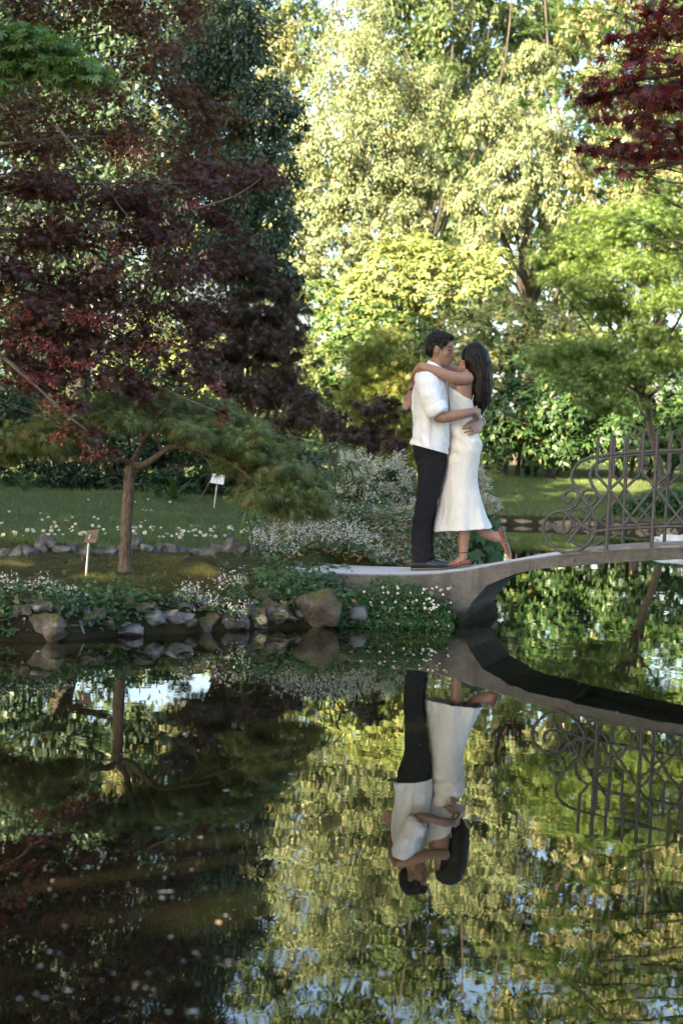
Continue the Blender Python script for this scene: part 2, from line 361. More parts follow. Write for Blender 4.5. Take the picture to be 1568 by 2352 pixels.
# ------------------------------------------------------------------ ground, pond bed and water
_edge = [PZ(x, y, 0.0) for x, y in ((1066, 1437), (1020, 1443), (940, 1441), (860, 1438), (700, 1441), (560, 1446), (430, 1453), (330, 1458), (200, 1466), (120, 1474), (0, 1474))]
POND = [(-14, 2.2), (-5, 1.7), (0, 1.5), (4.5, 1.7), (5.6, 3.5), (5.3, 8), (5.0, 10.2), (5.3, 12.6), (7.6, 20), (9.6, 27), (8.6, 31.3), (6.2, 31.0), (4.2, 31.6), (2.8, 31.2), (2.2, 30),
        (1.75, 27), (1.45, 20), (1.35, 15.6), (1.22, 13.3), (1.2, 13.0)] + [(p.x, p.y) for p in _edge] + [(-2.6, 9.5), (-4, 9.2), (-8, 8.8), (-14, 8.0)]
POLY = np.array(POND)
def shore_dist(x, y):
    p = np.stack([x, y], 1); dmin = np.full(len(p), 1e9); ins = np.zeros(len(p), bool)
    for i in range(len(POLY)):
        a, b = POLY[i], POLY[(i + 1) % len(POLY)]
        ab = b - a; t = np.clip(((p - a) @ ab) / (ab @ ab), 0, 1)
        dmin = np.minimum(dmin, np.linalg.norm(p - a - t[:, None] * ab, axis=1))
        c = ((a[1] > p[:, 1]) != (b[1] > p[:, 1])) & (p[:, 0] < (b[0] - a[0]) * (p[:, 1] - a[1]) / (b[1] - a[1] + 1e-12) + a[0])
        ins ^= c
    return np.where(ins, -dmin, dmin)
def ground_h(x, y):
    x = np.atleast_1d(np.asarray(x, float)); y = np.atleast_1d(np.asarray(y, float))
    p3 = np.stack([x, y, np.zeros_like(x)], 1)
    s = shore_dist(x, y) + 0.05 * vnoise(p3, 5, 3) * (np.abs(y - 11.5) < 4)
    near = 0.17 * sstep(-0.02, 0.12, s) + 0.11 * sstep(0.10, 0.75, s) + 0.03 * sstep(0.7, 1.6, s)
    far = 0.15 * sstep(-0.02, 0.06, s)
    fw = sstep(16, 24, y) * sstep(0.0, 2.0, x + 0.5)
    h = near * (1 - fw) + far * fw
    h = h + (0.24 * sstep(14.2, 24, y) * (1 - sstep(-0.2, 1.6, x)) + 0.85 * sstep(31.5, 41, y)) * sstep(0, 2, s)
    h = h + 0.012 * fbm(p3, 2.2, 4, 5) * sstep(0.1, 0.5, s) + 0.03 * vnoise(p3, 1.1, 9) * sstep(0.2, 1.0, s)
    h = h + (0.014 * vnoise(p3, 14, 21) + .03 * vnoise(p3, 5.5, 23)) * sstep(0.0, 0.2, s) * (y < 14)
    # the mound with a rock beside the small tree
    m = P(440, 1290, 11.9); h = h + 0.11 * np.exp(-(((x - m.x) / 0.22) ** 2 + ((y - m.y) / 0.25) ** 2))
    _rel = np.stack([x, y], 1) - np.array((0.66, 12.16)); _s = _rel @ np.array((.963, -.27)); _t = _rel @ np.array((.27, .963))
    _f = sstep(-.75, -.45, _s) * (1 - sstep(.0, .08, _t)) * sstep(-1.0, -.5, _t); h = h * (1 - _f) + np.minimum(h, .09 + .02 * vnoise(p3, 9, 31)) * _f
    _f = sstep(-1.05, -.95, _s) * (1 - sstep(.35, .4, _s)) * sstep(-.06, -.02, _t) * (1 - sstep(1.0, 1.04, _t)); h = h * (1 - _f) + np.minimum(h, .22) * _f
    h = h + 3.0 * sstep(60, 200, np.hypot(x, y))
    h = np.where(s < 0, -0.55 * sstep(0.0, 1.2, -s) - 0.03, h)
    return h
def axis(segs):
    a = []
    for lo, hi, st in segs: a += list(np.arange(lo, hi, st))
    return np.array(a)
gx = np.concatenate([-np.geomspace(700, 30, 14), axis([(-28, -4, 1.2), (-4, -2.6, .12), (-2.6, 1.7, .04), (1.7, 4, .12), (4, 28, .8)]), np.geomspace(28, 700, 14)])
gy = np.concatenate([-np.geomspace(400, 4, 10), axis([(-3, 9, .8), (9, 9.6, .1), (9.6, 14.2, .04), (14.2, 22, .2), (22, 46, .45)]), np.geomspace(46, 900, 16)])
GX, GY = np.meshgrid(gx, gy); gxf, gyf = GX.ravel(), GY.ravel()
GZ = ground_h(gxf, gyf); nx, ny = len(gx), len(gy)
ii = (np.arange(ny - 1)[:, None] * nx + np.arange(nx - 1)[None]).ravel()
ground_me = mesh_np('ground', np.stack([gxf, gyf, GZ], 1), np.stack([ii, ii + 1, ii + nx + 1, ii + nx], 1), smooth=True)
gs = shore_dist(gxf, gyf)
lawn = np.maximum(sstep(13.4, 13.9, gyf) * (1 - sstep(-0.3, 0.1, gxf)), sstep(17, 19, gyf) + (gyf < 2))
for nm, val in (('lawn', lawn), ('mud', sstep(0.01, -0.06, GZ - 0.03)), ('bank', 1 - sstep(0.14, 0.24, GZ))):
    at = ground_me.attributes.new(nm, 'FLOAT', 'POINT'); at.data.foreach_set('value', np.clip(val, 0, 1).astype(np.float32))
m, n, b, o = new_mat('ground')
def attr(n, nm):
    a = n.nodes.new('ShaderNodeAttribute'); a.attribute_name = nm; return a.outputs['Fac']
f1 = noise_n(n, 3.2, 8, 0.65); f2 = noise_n(n, 40, 6, 0.7); f3 = noise_n(n, 0.6, 5, 0.6)
moss = mixc(n, 0.5, ramp(n, f1, [(.30, (0.05, 0.036, 0.020)), (.43, (0.10, 0.085, 0.026)), (.55, (0.075, 0.095, 0.024)), (.7, (0.14, 0.105, 0.04))]), ramp(n, f2, [(.3, (0.03, 0.025, 0.012)), (.7, (0.11, 0.10, 0.035))]))
grs = mixc(n, 0.45, ramp(n, f3, [(.3, (0.04, 0.08, 0.026)), (.5, (0.075, 0.115, 0.035)), (.7, (0.12, 0.13, 0.045))]), ramp(n, f2, [(.3, (0.025, 0.05, 0.017)), (.7, (0.11, 0.15, 0.045))]))
soil = mixc(n, ramp(n, f1, [(.42, (0, 0, 0)), (.58, (1, 1, 1))]), ramp(n, f2, [(.3, (0.014, 0.011, 0.008)), (.7, (0.05, 0.037, 0.023))]), ramp(n, f2, [(.3, (0.02, 0.024, 0.008)), (.7, (0.065, 0.062, 0.02))]))
c = mixc(n, attr(n, 'lawn'), moss, grs); c = mixc(n, attr(n, 'bank'), c, soil)
c = mixc(n, attr(n, 'mud'), c, ramp(n, f1, [(.3, (0.022, 0.021, 0.010)), (.7, (0.05, 0.042, 0.018))]))
n.links.new(c, b.inputs['Base Color']); b.inputs['Roughness'].default_value = 0.95; b.inputs['Specular IOR Level'].default_value = 0.15
f5 = noise_n(n, 170, 5, .75); c = mixc(n, ramp(n, f5, [(.40, (.75, .75, .75)), (.50, (0, 0, 0))]), c, (0.022, 0.02, 0.009), 'MULTIPLY') if False else mixc(n, 1.0, c, ramp(n, f5, [(.36, (.45, .45, .42)), (.5, (.95, .95, .9)), (.66, (1.7, 1.6, 1.35))]), 'MULTIPLY'); n.links.new(c, b.inputs['Base Color'])
hb = n.nodes.new('ShaderNodeMath'); hb.operation = 'ADD'; n.links.new(f2, hb.inputs[0]); n.links.new(f5, hb.inputs[1]); bump_n(n, b, hb.outputs[0], 1.0, 0.03)
ground_me.materials.append(m)
tag(link(bpy.data.objects.new('ground', ground_me)), kind='structure')

wm = bpy.data.materials.new('pond_water'); wm.use_nodes = True; n = wm.node_tree; n.nodes.clear()
o = n.nodes.new('ShaderNodeOutputMaterial')
dif = n.nodes.new('ShaderNodeBsdfDiffuse'); dif.inputs[0].default_value = (0.011, 0.012, 0.006, 1)
trn = n.nodes.new('ShaderNodeBsdfTransparent'); trn.inputs[0].default_value = (0.40, 0.37, 0.22, 1)
mx0 = n.nodes.new('ShaderNodeMixShader'); mx0.inputs[0].default_value = 0.5
n.links.new(dif.outputs[0], mx0.inputs[1]); n.links.new(trn.outputs[0], mx0.inputs[2])
gl = n.nodes.new('ShaderNodeBsdfGlossy'); gl.inputs['Roughness'].default_value = 0.0; gl.inputs[0].default_value = (0.97, 0.98, 0.93, 1)
fr = n.nodes.new('ShaderNodeFresnel'); fr.inputs[0].default_value = 1.62
mx = n.nodes.new('ShaderNodeMixShader'); n.links.new(fr.outputs[0], mx.inputs[0])
n.links.new(mx0.outputs[0], mx.inputs[1]); n.links.new(gl.outputs[0], mx.inputs[2]); n.links.new(mx.outputs[0], o.inputs[0])
wa = noise_n(n, 1.0, 3, 0.55, stretch=(1.5, 1.9, 1)); wb = noise_n(n, 9.0, 2, 0.5, stretch=(0.7, 1.5, 1))
ma = n.nodes.new('ShaderNodeMath'); ma.operation = 'MULTIPLY_ADD'; n.links.new(wb, ma.inputs[0]); ma.inputs[1].default_value = 0.06; n.links.new(wa, ma.inputs[2])
bp = n.nodes.new('ShaderNodeBump'); bp.inputs['Strength'].default_value = 0.0078; bp.inputs['Distance'].default_value = 0.08
n.links.new(ma.outputs[0], bp.inputs['Height'])
n.links.new(bp.outputs[0], gl.inputs['Normal'])
wmb = MB(); wmb.add([(-15, 0.8, 0), (11, 0.8, 0), (11, 33, 0), (-15, 33, 0)], [(0, 1, 2, 3)])
tag(wmb.build('pond_water', wm), kind='structure')

# ------------------------------------------------------------------ footbridge
BO = Vector((0.66, 12.16, 0)); BA = Vector((0.963, -0.27, 0)).normalized(); BB = Vector((0.27, 0.963, 0)).normalized(); BW = 1.0
def BL(s, t, h): return BO + BA * s + BB * t + Vector((0, 0, h))
_hs = [-2.0, -0.85, -0.4, 0, .28, .56, .93, 1.2, 1.5, 1.72, 2.05]; _hh = [.30, .302, .318, .346, .398, .474, .548, .592, .626, .644, .655]
def top_h(s):
    s = s if s <= 2.05 else 4.1 - s
    return float(np.interp(s, _hs, _hh))
def top_s(s): return sum(top_h(s + k * 0.06) for k in (-2, -1, 0, 1, 2)) / 5
def sh_of(vx, vy, t):                      # picture point -> (s, h) on the upright plane at offset t of the bridge
    r = ray(vx, vy); o_ = BO + BB * t; k = (o_ - CAM).dot(BB) / r.dot(BB); p = CAM + r * k
    return (p - BO).dot(BA), p.z
bridge = empty('footbridge', BL(0.9, .5, 0))
tag(bridge, 'arched footbridge with grey iron lattice railings and a concrete end slab', 'bridge')
off = -Vector(bridge.location)
def bput(mb, name, mat, parent=bridge, smooth=False):
    mb.V = [tuple(Vector(v) + off) for v in mb.V]
    return mb.build(name, mat, parent, smooth)
# concrete
m, n, b, o = new_mat('concrete')
f1 = noise_n(n, 6, 8, 0.7); f2 = noise_n(n, 140, 3, 0.8); f3 = noise_n(n, 1.5, 4)
cc = mixc(n, 0.45, ramp(n, f1, [(.3, (0.030, 0.028, 0.025)), (.5, (0.082, 0.078, 0.072)), (.72, (0.15, 0.145, 0.135))]), ramp(n, f2, [(.42, (0.035, 0.033, 0.030)), (.64, (0.20, 0.195, 0.185))]))
pg = n.nodes.new('ShaderNodeNewGeometry'); px_ = n.nodes.new('ShaderNodeSeparateXYZ'); n.links.new(pg.outputs['Position'], px_.inputs[0])
wv = n.nodes.new('ShaderNodeMath'); wv.operation = 'MULTIPLY_ADD'; n.links.new(noise_n(n, 12, 5), wv.inputs[0]); wv.inputs[1].default_value = -.16; n.links.new(px_.outputs[2], wv.inputs[2])
cc = mixc(n, ramp(n, wv.outputs[0], [(0.0, (1, 1, 1)), (.045, (0, 0, 0))]), cc, (0.018, 0.017, 0.010))
st_ = noise_n(n, 9, 5, .6, stretch=(1.2, 1.2, .10)); cc = mixc(n, ramp(n, st_, [(.50, (0, 0, 0)), (.62, (.75, .75, .75))]), cc, (0.05, 0.047, 0.042))
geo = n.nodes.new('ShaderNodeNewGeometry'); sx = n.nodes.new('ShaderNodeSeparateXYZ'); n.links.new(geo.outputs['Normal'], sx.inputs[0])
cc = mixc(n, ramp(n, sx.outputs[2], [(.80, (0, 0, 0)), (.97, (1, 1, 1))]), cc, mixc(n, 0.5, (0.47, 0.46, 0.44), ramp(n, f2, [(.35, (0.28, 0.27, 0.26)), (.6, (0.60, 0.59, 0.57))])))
n.links.new(cc, b.inputs['Base Color']); b.inputs['Roughness'].default_value = 0.92; bump_n(n, b, f2, 0.5, 0.006)
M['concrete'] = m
under = [(.22, -.45), (.22, 0.0), (.235, .06), (.29, .165), (.39, .293), (.575, .382), (.72, .428), (.87, .447), (1.02, .468)]
def abut(mirror):
    mb = MB(); V = []; F = []
    ss = np.concatenate([np.linspace(-2.0, .20, 18), [x for x, _ in under]])
    cols = []
    for k, s in enumerate(ss):
        hb = -.45 if s < .21 else under[k - 18][1]
        if k >= 18 and k == 18: hb = -.45
        ht = top_s(s)
        bulge = 0.0
        row = []
        for t in (0.0, 0.012, 0.25, 0.5, 0.75, BW - .012, BW):
            row.append((t, ht - (0.008 if t in (0.0, BW) else 0)))
        row += [(BW, hb), (BW * .5, hb), (0.0, hb)]
        cols.append([BL((4.1 - s) if mirror else s, t, h) for t, h in row])
    nr = len(cols[0])
    for c_ in cols: V += c_
    for k in range(len(cols) - 1):
        for j in range(nr):
            j2 = (j + 1) % nr; F.append((k * nr + j, k * nr + j2, (k + 1) * nr + j2, (k + 1) * nr + j))
    F.append(tuple(range(nr))); F.append(tuple((len(cols) - 1) * nr + j for j in range(nr)))
    mb.add(V, F); return mb
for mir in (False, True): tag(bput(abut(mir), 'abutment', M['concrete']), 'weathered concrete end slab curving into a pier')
M['iron'] = plain_mat('iron', (0.026, 0.028, 0.030), (0.072, 0.070, 0.064), 25, 0.62, 0.25, 0.003, metallic=0.25, lo=.3, hi=.7)
M['rust'] = plain_mat('rust', (0.07, 0.05, 0.035), (0.14, 0.12, 0.10), 30, 0.8, 0.5, 0.004)
M['plank'] = plain_mat('plank', (0.11, 0.095, 0.08), (0.24, 0.22, 0.19), 14, 0.85, 0.5, 0.006, stretch=(1, 1, 1))
SS = np.linspace(.88, 3.22, 30)
def beam_b(s):
    s = s if s < 2.05 else 4.1 - s
    return float(np.interp(s, [.88, 1.34, 1.72, 2.05], [.455, .517, .560, .574]))
for t0 in (-0.012, BW - .048):
    mb = MB(); V = []; F = []
    for s in SS: V += [BL(s, t0, top_s(s) - .012), BL(s, t0 + .06, top_s(s) - .012), BL(s, t0 + .06, beam_b(s)), BL(s, t0, beam_b(s))]
    for k in range(len(SS) - 1):
        for j in range(4): F.append((k * 4 + j, k * 4 + (j + 1) % 4, k * 4 + 4 + (j + 1) % 4, k * 4 + 4 + j))
    F += [(0, 1, 2, 3), tuple(4 * (len(SS) - 1) + j for j in (3, 2, 1, 0))]
    mb.add(V, F); bm_o = bput(mb, 'beam', M['iron'])
    fl = MB(); V = []; F = []
    for s in SS: V += [BL(s, t0 - .010, top_s(s) - .016), BL(s, t0 + .07, top_s(s) - .016), BL(s, t0 + .07, top_s(s) - .006), BL(s, t0 - .010, top_s(s) - .006)]
    for k in range(len(SS) - 1):
        for j in range(4): F.append((k * 4 + j, k * 4 + (j + 1) % 4, k * 4 + 4 + (j + 1) % 4, k * 4 + 4 + j))
    F += [(0, 1, 2, 3), tuple(4 * (len(SS) - 1) + j for j in (3, 2, 1, 0))]
    fl.add(V, F); bput(fl, 'flange', M['iron'], bm_o)
    if t0 < 0:
        for s in (.98, 3.12):
            bt = MB(); c_ = BL(s, t0 - .001, (top_s(s) + beam_b(s)) / 2 - .002)
            bt.tube([c_, c_ - BB * .004, c_ - BB * .0045], [.020, .020, .004], 12)
            bt.tube([c_ - BB * .004, c_ - BB * .016, c_ - BB * .017], [.012, .012, .004], 6)
            bput(bt, 'bolt', M['rust'], bm_o)
        for s in (1.2, 1.505, 1.81, 2.115):
            bt = MB(); c_ = BL(s, t0 - .0015, (top_s(s) + beam_b(s)) / 2)
            bt.tube([c_, c_ - BB * .002], [.0055, .004], 8); bput(bt, 'rivet', M['bark_dark'], bm_o)
npl = 6
for k in range(npl):
    mb = MB(); V = []; F = []; a0 = .066 + (BW - .132) * k / npl + .004; a1 = .066 + (BW - .132) * (k + 1) / npl - .004; dz = random.uniform(-.003, .003)
    for s in SS: V += [BL(s, a0, top_s(s) + .006 + dz), BL(s, a1, top_s(s) + .006 + dz), BL(s, a1, top_s(s) - .022 + dz), BL(s, a0, top_s(s) - .022 + dz)]
    for i in range(len(SS) - 1):
        for j in range(4): F.append((i * 4 + j, i * 4 + (j + 1) % 4, i * 4 + 4 + (j + 1) % 4, i * 4 + 4 + j))
    F += [(0, 1, 2, 3), tuple(4 * (len(SS) - 1) + j for j in (3, 2, 1, 0))]
    mb.add(V, F); bput(mb, 'plank', M['plank'])
# railing drawn from its near face in (s, h), used for both sides
def z3(zx, zy): return sh_of(1223.0 + zx * 0.22, 972.1 + zy * 0.22, 0.03)
RR = 0.0112
S_A = z3(775, 1115)[0]; PER = 0.305; NP = 7
curve_up = [z3(*p) for p in ((670, 345), (560, 370), (470, 420), (418, 500), (405, 570), (430, 650), (490, 750), (560, 835), (620, 920), (650, 1000), (655, 1080), (640, 1160), (600, 1230), (540, 1290), (450, 1335), (360, 1350), (260, 1325), (180, 1260), (125, 1180), (105, 1090), (130, 1010), (190, 950), (280, 915), (350, 908), (420, 880), (470, 820), (482, 760), (460, 718), (410, 700), (350, 715), (318, 760), (325, 800), (360, 820), (395, 800), (400, 772))]
curve_lo = [z3(*p) for p in ((775, 1115), (640, 1125), (560, 1095), (500, 1050), (440, 980), (390, 945), (300, 925))]
spiral = [z3(*p) for p in ((300, 922), (350, 945), (390, 985), (402, 1040), (390, 1100), (350, 1140), (290, 1145), (245, 1110), (228, 1060), (240, 1038))]
S_M = S_A + PER * (NP - 1) / 2 ; S_E = S_A + PER * (NP - 1)
def railing(t):
    def pt(p, mir=False): s, h = p; return BL((2 * S_M - s) if mir else s, t, h)
    def rise(s): return top_s(s) - top_s(S_A)
    base = top_s(S_A)
    top = [BL(s, t, base + .655 + rise(s)) for s in np.linspace(S_A - .02, S_E + .02, 24)]
    mb = MB(); path = catmull([pt(p) for p in curve_up][::-1], 4)
    path = path + top[1:] + catmull([pt(p, True) for p in curve_up], 4)[1:]
    mb.tube(path, RR * 1.05, 8); rail = bput(mb, 'railing', M['iron'], bridge, True)
    low = [BL(s, t, base + .137 + rise(s)) for s in np.linspace(S_A, S_E, 24)]
    mb = MB(); mb.tube(catmull([pt(p) for p in curve_lo][::-1], 4) + low[1:] + catmull([pt(p, True) for p in curve_lo], 4)[1:], RR, 8); bput(mb, 'lower_rail', M['iron'], rail, True)
    for mir in (False, True):
        mb = MB(); mb.tube(catmull([pt(p, mir) for p in spiral], 5), RR, 8); bput(mb, 'scroll', M['iron'], rail, True)
    q = .0132
    for k in range(NP):
        s = S_A + PER * k; g = base + rise(s)
        mb = MB(); mb.tube([BL(s, t, g - .008), BL(s, t, g + .77), BL(s, t, g + .80)], [q, q, q * .45], 8); bput(mb, 'post', M['iron'], rail)
        for d in (-1, 1):
            lo_s = s - d * .268; e = base + rise(lo_s) + .075
            dd = (.004 if d > 0 else -.004)
            mb = MB(); mb.tube([BL(s + d * .093, t + dd, g + .785), BL(s + d * .093, t + dd, g + .765), BL(s + d * .093, t + dd, g + .51), BL(s, t + dd, g + .412), BL(lo_s, t + dd, e)], [q * .35, q * .85, q * .85, q * .82, q * .8], 8)
            bput(mb, 'lattice_bar', M['iron'], rail)
railing(0.03); railing(BW - .03)
# ------------------------------------------------------------------ trees and shrubs
def LB(vx, vy, d, rx, rz=None, ry=None):
    p = P(vx, vy, d); k = mpp(d); rz = rx if rz is None else rz; ry = rx * .8 if ry is None else ry
    return (p.x, p.y, p.z, rx * k, ry * k, rz * k)
def ghz(x, y): return float(ground_h(x, y)[0])
def tree(name, label, cat, base, fork, lobes, r0, cloud_args, tmpl, leaf, bark='bark_dark', parts=0, group=None, extra=2, seed=1, leafname='leaf', sag=.1, n=8, crown='crown', tip=.12, wob=.05):
    root = empty(name, base); tag(root, label, cat, group); off_ = -Vector(base)
    mb = MB(); limbs(mb, base, fork, lobes, r0, seed, sag, n, extra, tip, wob)
    mb.V = [tuple(Vector(v) + off_) for v in mb.V]; mb.build('trunk', M[bark], root, True)
    cl = crown_cloud(lobes, seed=seed, **cloud_args)
    if parts:
        near, cl = split_near(cl, parts); leaf_objects(near, tmpl, M[leaf], root, base, leafname)
    leaf_part(crown, cl, tmpl, M[leaf], root, base)
    return root
def base_at(vx, d):
    p = P(vx, 1150, d); return (p.x, p.y, ghz(p.x, p.y) - .02)
def up(b, h, dx=0, dy=0): return (b[0] + dx, b[1] + dy, b[2] + h)

# sunlit evergreen oaks far behind the pond
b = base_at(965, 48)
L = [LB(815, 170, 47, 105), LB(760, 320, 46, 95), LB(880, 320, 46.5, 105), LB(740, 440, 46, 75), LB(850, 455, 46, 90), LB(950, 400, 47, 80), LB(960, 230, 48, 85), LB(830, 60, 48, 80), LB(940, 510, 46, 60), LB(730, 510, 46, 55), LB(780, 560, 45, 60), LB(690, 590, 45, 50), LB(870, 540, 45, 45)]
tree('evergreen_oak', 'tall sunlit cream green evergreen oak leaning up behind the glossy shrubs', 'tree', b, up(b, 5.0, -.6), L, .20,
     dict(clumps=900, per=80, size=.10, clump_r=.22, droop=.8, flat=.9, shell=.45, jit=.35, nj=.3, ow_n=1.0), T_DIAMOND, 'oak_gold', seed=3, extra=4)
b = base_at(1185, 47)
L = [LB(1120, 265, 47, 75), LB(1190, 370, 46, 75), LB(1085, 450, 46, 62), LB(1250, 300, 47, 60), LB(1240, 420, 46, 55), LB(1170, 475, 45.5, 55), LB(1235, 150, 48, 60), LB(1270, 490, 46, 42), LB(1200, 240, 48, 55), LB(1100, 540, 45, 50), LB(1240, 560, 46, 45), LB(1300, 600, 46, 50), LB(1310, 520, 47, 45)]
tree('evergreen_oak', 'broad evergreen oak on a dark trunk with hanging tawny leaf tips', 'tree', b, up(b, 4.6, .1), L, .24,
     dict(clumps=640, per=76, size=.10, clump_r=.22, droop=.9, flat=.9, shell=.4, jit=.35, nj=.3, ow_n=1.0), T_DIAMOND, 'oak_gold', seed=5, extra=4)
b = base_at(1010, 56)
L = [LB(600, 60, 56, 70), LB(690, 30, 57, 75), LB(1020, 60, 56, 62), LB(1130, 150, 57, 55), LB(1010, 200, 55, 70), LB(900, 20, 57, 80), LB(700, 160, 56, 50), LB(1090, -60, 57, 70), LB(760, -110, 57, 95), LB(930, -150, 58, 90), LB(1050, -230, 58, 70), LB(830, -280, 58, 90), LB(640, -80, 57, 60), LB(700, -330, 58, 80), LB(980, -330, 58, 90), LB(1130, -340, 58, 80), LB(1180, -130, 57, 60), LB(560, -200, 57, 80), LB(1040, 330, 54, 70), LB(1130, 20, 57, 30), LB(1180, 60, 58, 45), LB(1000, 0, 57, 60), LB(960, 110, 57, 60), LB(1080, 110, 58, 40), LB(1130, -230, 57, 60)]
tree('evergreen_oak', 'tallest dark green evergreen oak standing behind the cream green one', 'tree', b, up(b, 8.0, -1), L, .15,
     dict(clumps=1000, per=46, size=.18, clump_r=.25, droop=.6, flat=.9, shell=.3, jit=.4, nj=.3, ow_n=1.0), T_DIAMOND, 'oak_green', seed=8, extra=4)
b = base_at(660, 52)
L = [LB(680, 380, 50, 60), LB(650, 520, 49, 62), LB(690, 600, 48, 50), LB(640, 250, 51, 60), LB(600, 640, 48, 60), LB(560, 420, 51, 70), LB(640, 120, 52, 65), LB(540, 200, 52, 70), LB(450, 520, 50, 80), LB(350, 350, 52, 90), LB(500, 30, 53, 70)]
tree('bay_tree', 'yellow green tree showing through gaps behind the dark holm oak', 'tree', b, up(b, 4.5, -.5), L, .18,
     dict(clumps=520, per=46, size=.15, clump_r=.26, droop=.6, shell=.35, jit=.45), T_DIAMOND, 'tawny', seed=12, extra=3)
b = base_at(1470, 54)
L = [LB(1370, 60, 54, 62), LB(1440, 160, 53, 60), LB(1350, 200, 54, 52), LB(1330, 420, 52, 45), LB(1400, 330, 53, 55), LB(1470, 60, 55, 60), LB(1500, 280, 53, 55), LB(1540, 420, 52, 60), LB(1420, -80, 55, 85), LB(1560, -40, 55, 75), LB(1300, -60, 55, 60), LB(1340, -220, 56, 80), LB(1500, -230, 56, 85), LB(1640, 150, 54, 80), LB(1640, 350, 54, 80), LB(1230, -190, 56, 60), LB(1250, -330, 56, 70), LB(1420, -360, 56, 90), LB(1580, -350, 56, 80), LB(1320, -120, 55, 50), LB(1310, 60, 54, 50), LB(1300, 340, 53, 45), LB(1360, 500, 52, 50), LB(1450, 450, 53, 55), LB(1420, 560, 52, 55), LB(1530, 540, 52, 60), LB(1340, 610, 51, 45), LB(1560, 160, 54, 60)]
tree('tawny_tree', 'tall cream and orange tinged tree rising behind the feathery boughs', 'tree', b, up(b, 7.0, .4), L, .20,
     dict(clumps=1000, per=46, size=.16, clump_r=.24, droop=.8, shell=.35, jit=.4, nj=.3, ow_n=1.0), T_DIAMOND, 'tawny', seed=14, extra=4)

# glossy laurel-like shrubs on the far bank
def shrub(label, lobes, n_whorl, leaf, seed, parts=0, size=.17, group='glossy shrubs along the far lawn', skirt=0.0):
    c = np.array([l[:3] for l in lobes]).mean(0); base = (float(c[0]), float(c[1]) + .3, ghz(c[0], c[1]))
    root = empty('glossy_shrub', base); tag(root, label, 'shrub', group)
    g = np.random.default_rng(seed); out = []
    tot = sum(l[3] * l[5] for l in lobes)
    for l in lobes:
        nw = int(n_whorl * l[3] * l[5] / tot); d = unit(g.normal(size=(nw, 3))); d[:, 1] -= .35; d = unit(d)
        cc = np.array(l[:3]) + d * np.array(l[3:6]) * (0.72 + .30 * g.random(nw))[:, None]
        ax = unit(d * .6 + np.array((0, -.1, .75)) + g.normal(size=(nw, 3)) * .25)
        k = g.integers(6, 10, nw); idx = np.repeat(np.arange(nw), k); n_ = len(idx)
        rnd = unit(g.normal(size=(n_, 3))); a = ax[idx]; rnd = unit(rnd - a * np.sum(rnd * a, 1, keepdims=True))
        tip = rnd + a * g.uniform(-.35, .45, n_)[:, None]; tip[:, 2] -= .15
        nrm = a + g.normal(size=(n_, 3)) * .15
        out.append((cc[idx] + rnd * .012, tip, nrm, size * g.uniform(.7, 1.2, n_)))
    cl = cat_clouds(*out)
    keep = cl[0][:, 2] > ground_h(cl[0][:, 0], cl[0][:, 1]) + .03
    cl = tuple(a[keep] for a in cl)
    mb = MB()
    for i, l in enumerate(lobes):
        q = Vector((l[0] * .7 + base[0] * .3, l[1] * .5 + base[1] * .5, ghz(l[0], l[1]) - .05))
        mb.tube(catmull([q, q.lerp(Vector(l[:3]), .5) + Vector((.1, 0, 0)), Vector(l[:3])], 4), [.06 - .006 * j for j in range(9)], 7)
    off_ = -Vector(base); mb.V = [tuple(Vector(v) + off_) for v in mb.V]; mb.build('stem', M['bark_dark'], root, True)
    if parts:
        near, cl = split_near(cl, parts); leaf_objects(near, T_OVAL, M[leaf], root, base)
    leaf_part('foliage', cl, T_OVAL, M[leaf], root, base)
    return root
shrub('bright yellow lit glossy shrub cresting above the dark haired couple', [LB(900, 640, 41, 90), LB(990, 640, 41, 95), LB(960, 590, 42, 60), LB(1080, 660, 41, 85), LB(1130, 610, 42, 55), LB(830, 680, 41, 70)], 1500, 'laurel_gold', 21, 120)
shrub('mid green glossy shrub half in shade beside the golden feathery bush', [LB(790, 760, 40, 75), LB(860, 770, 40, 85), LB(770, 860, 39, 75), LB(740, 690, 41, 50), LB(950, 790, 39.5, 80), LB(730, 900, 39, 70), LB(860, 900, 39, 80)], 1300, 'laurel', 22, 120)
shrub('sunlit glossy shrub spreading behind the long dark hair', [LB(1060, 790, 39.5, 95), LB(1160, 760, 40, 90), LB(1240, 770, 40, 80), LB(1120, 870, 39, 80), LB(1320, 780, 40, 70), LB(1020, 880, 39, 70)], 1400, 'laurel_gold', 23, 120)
shrub('glossy shrub with shade darkened leaf colour hanging over the far lawn', [LB(1180, 960, 38, 85), LB(1280, 930, 38, 90), LB(1220, 870, 38.5, 70), LB(1140, 1010, 38, 60), LB(1300, 1010, 38, 62), LB(1230, 1030, 38, 50)], 1250, 'laurel_shaded', 24, 120)
shrub('shade coloured glossy shrub behind the iron railing and slender maple stems', [LB(1400, 900, 38.5, 95), LB(1500, 900, 39, 100), LB(1440, 990, 38, 75), LB(1560, 980, 38.5, 90), LB(1380, 1000, 38, 55), LB(1640, 900, 39, 100), LB(1500, 1040, 38, 45)], 1400, 'laurel_shaded', 25, 120)
shrub('olive glossy shrub in dusk shade behind the lace leaved maple', [LB(560, 800, 37, 85), LB(650, 850, 37, 85), LB(460, 830, 37, 95), LB(600, 930, 36, 90), LB(350, 800, 37, 95), LB(240, 830, 37, 90), LB(690, 950, 36, 70), LB(480, 950, 36, 90)], 1300, 'laurel_gold', 26, 60)

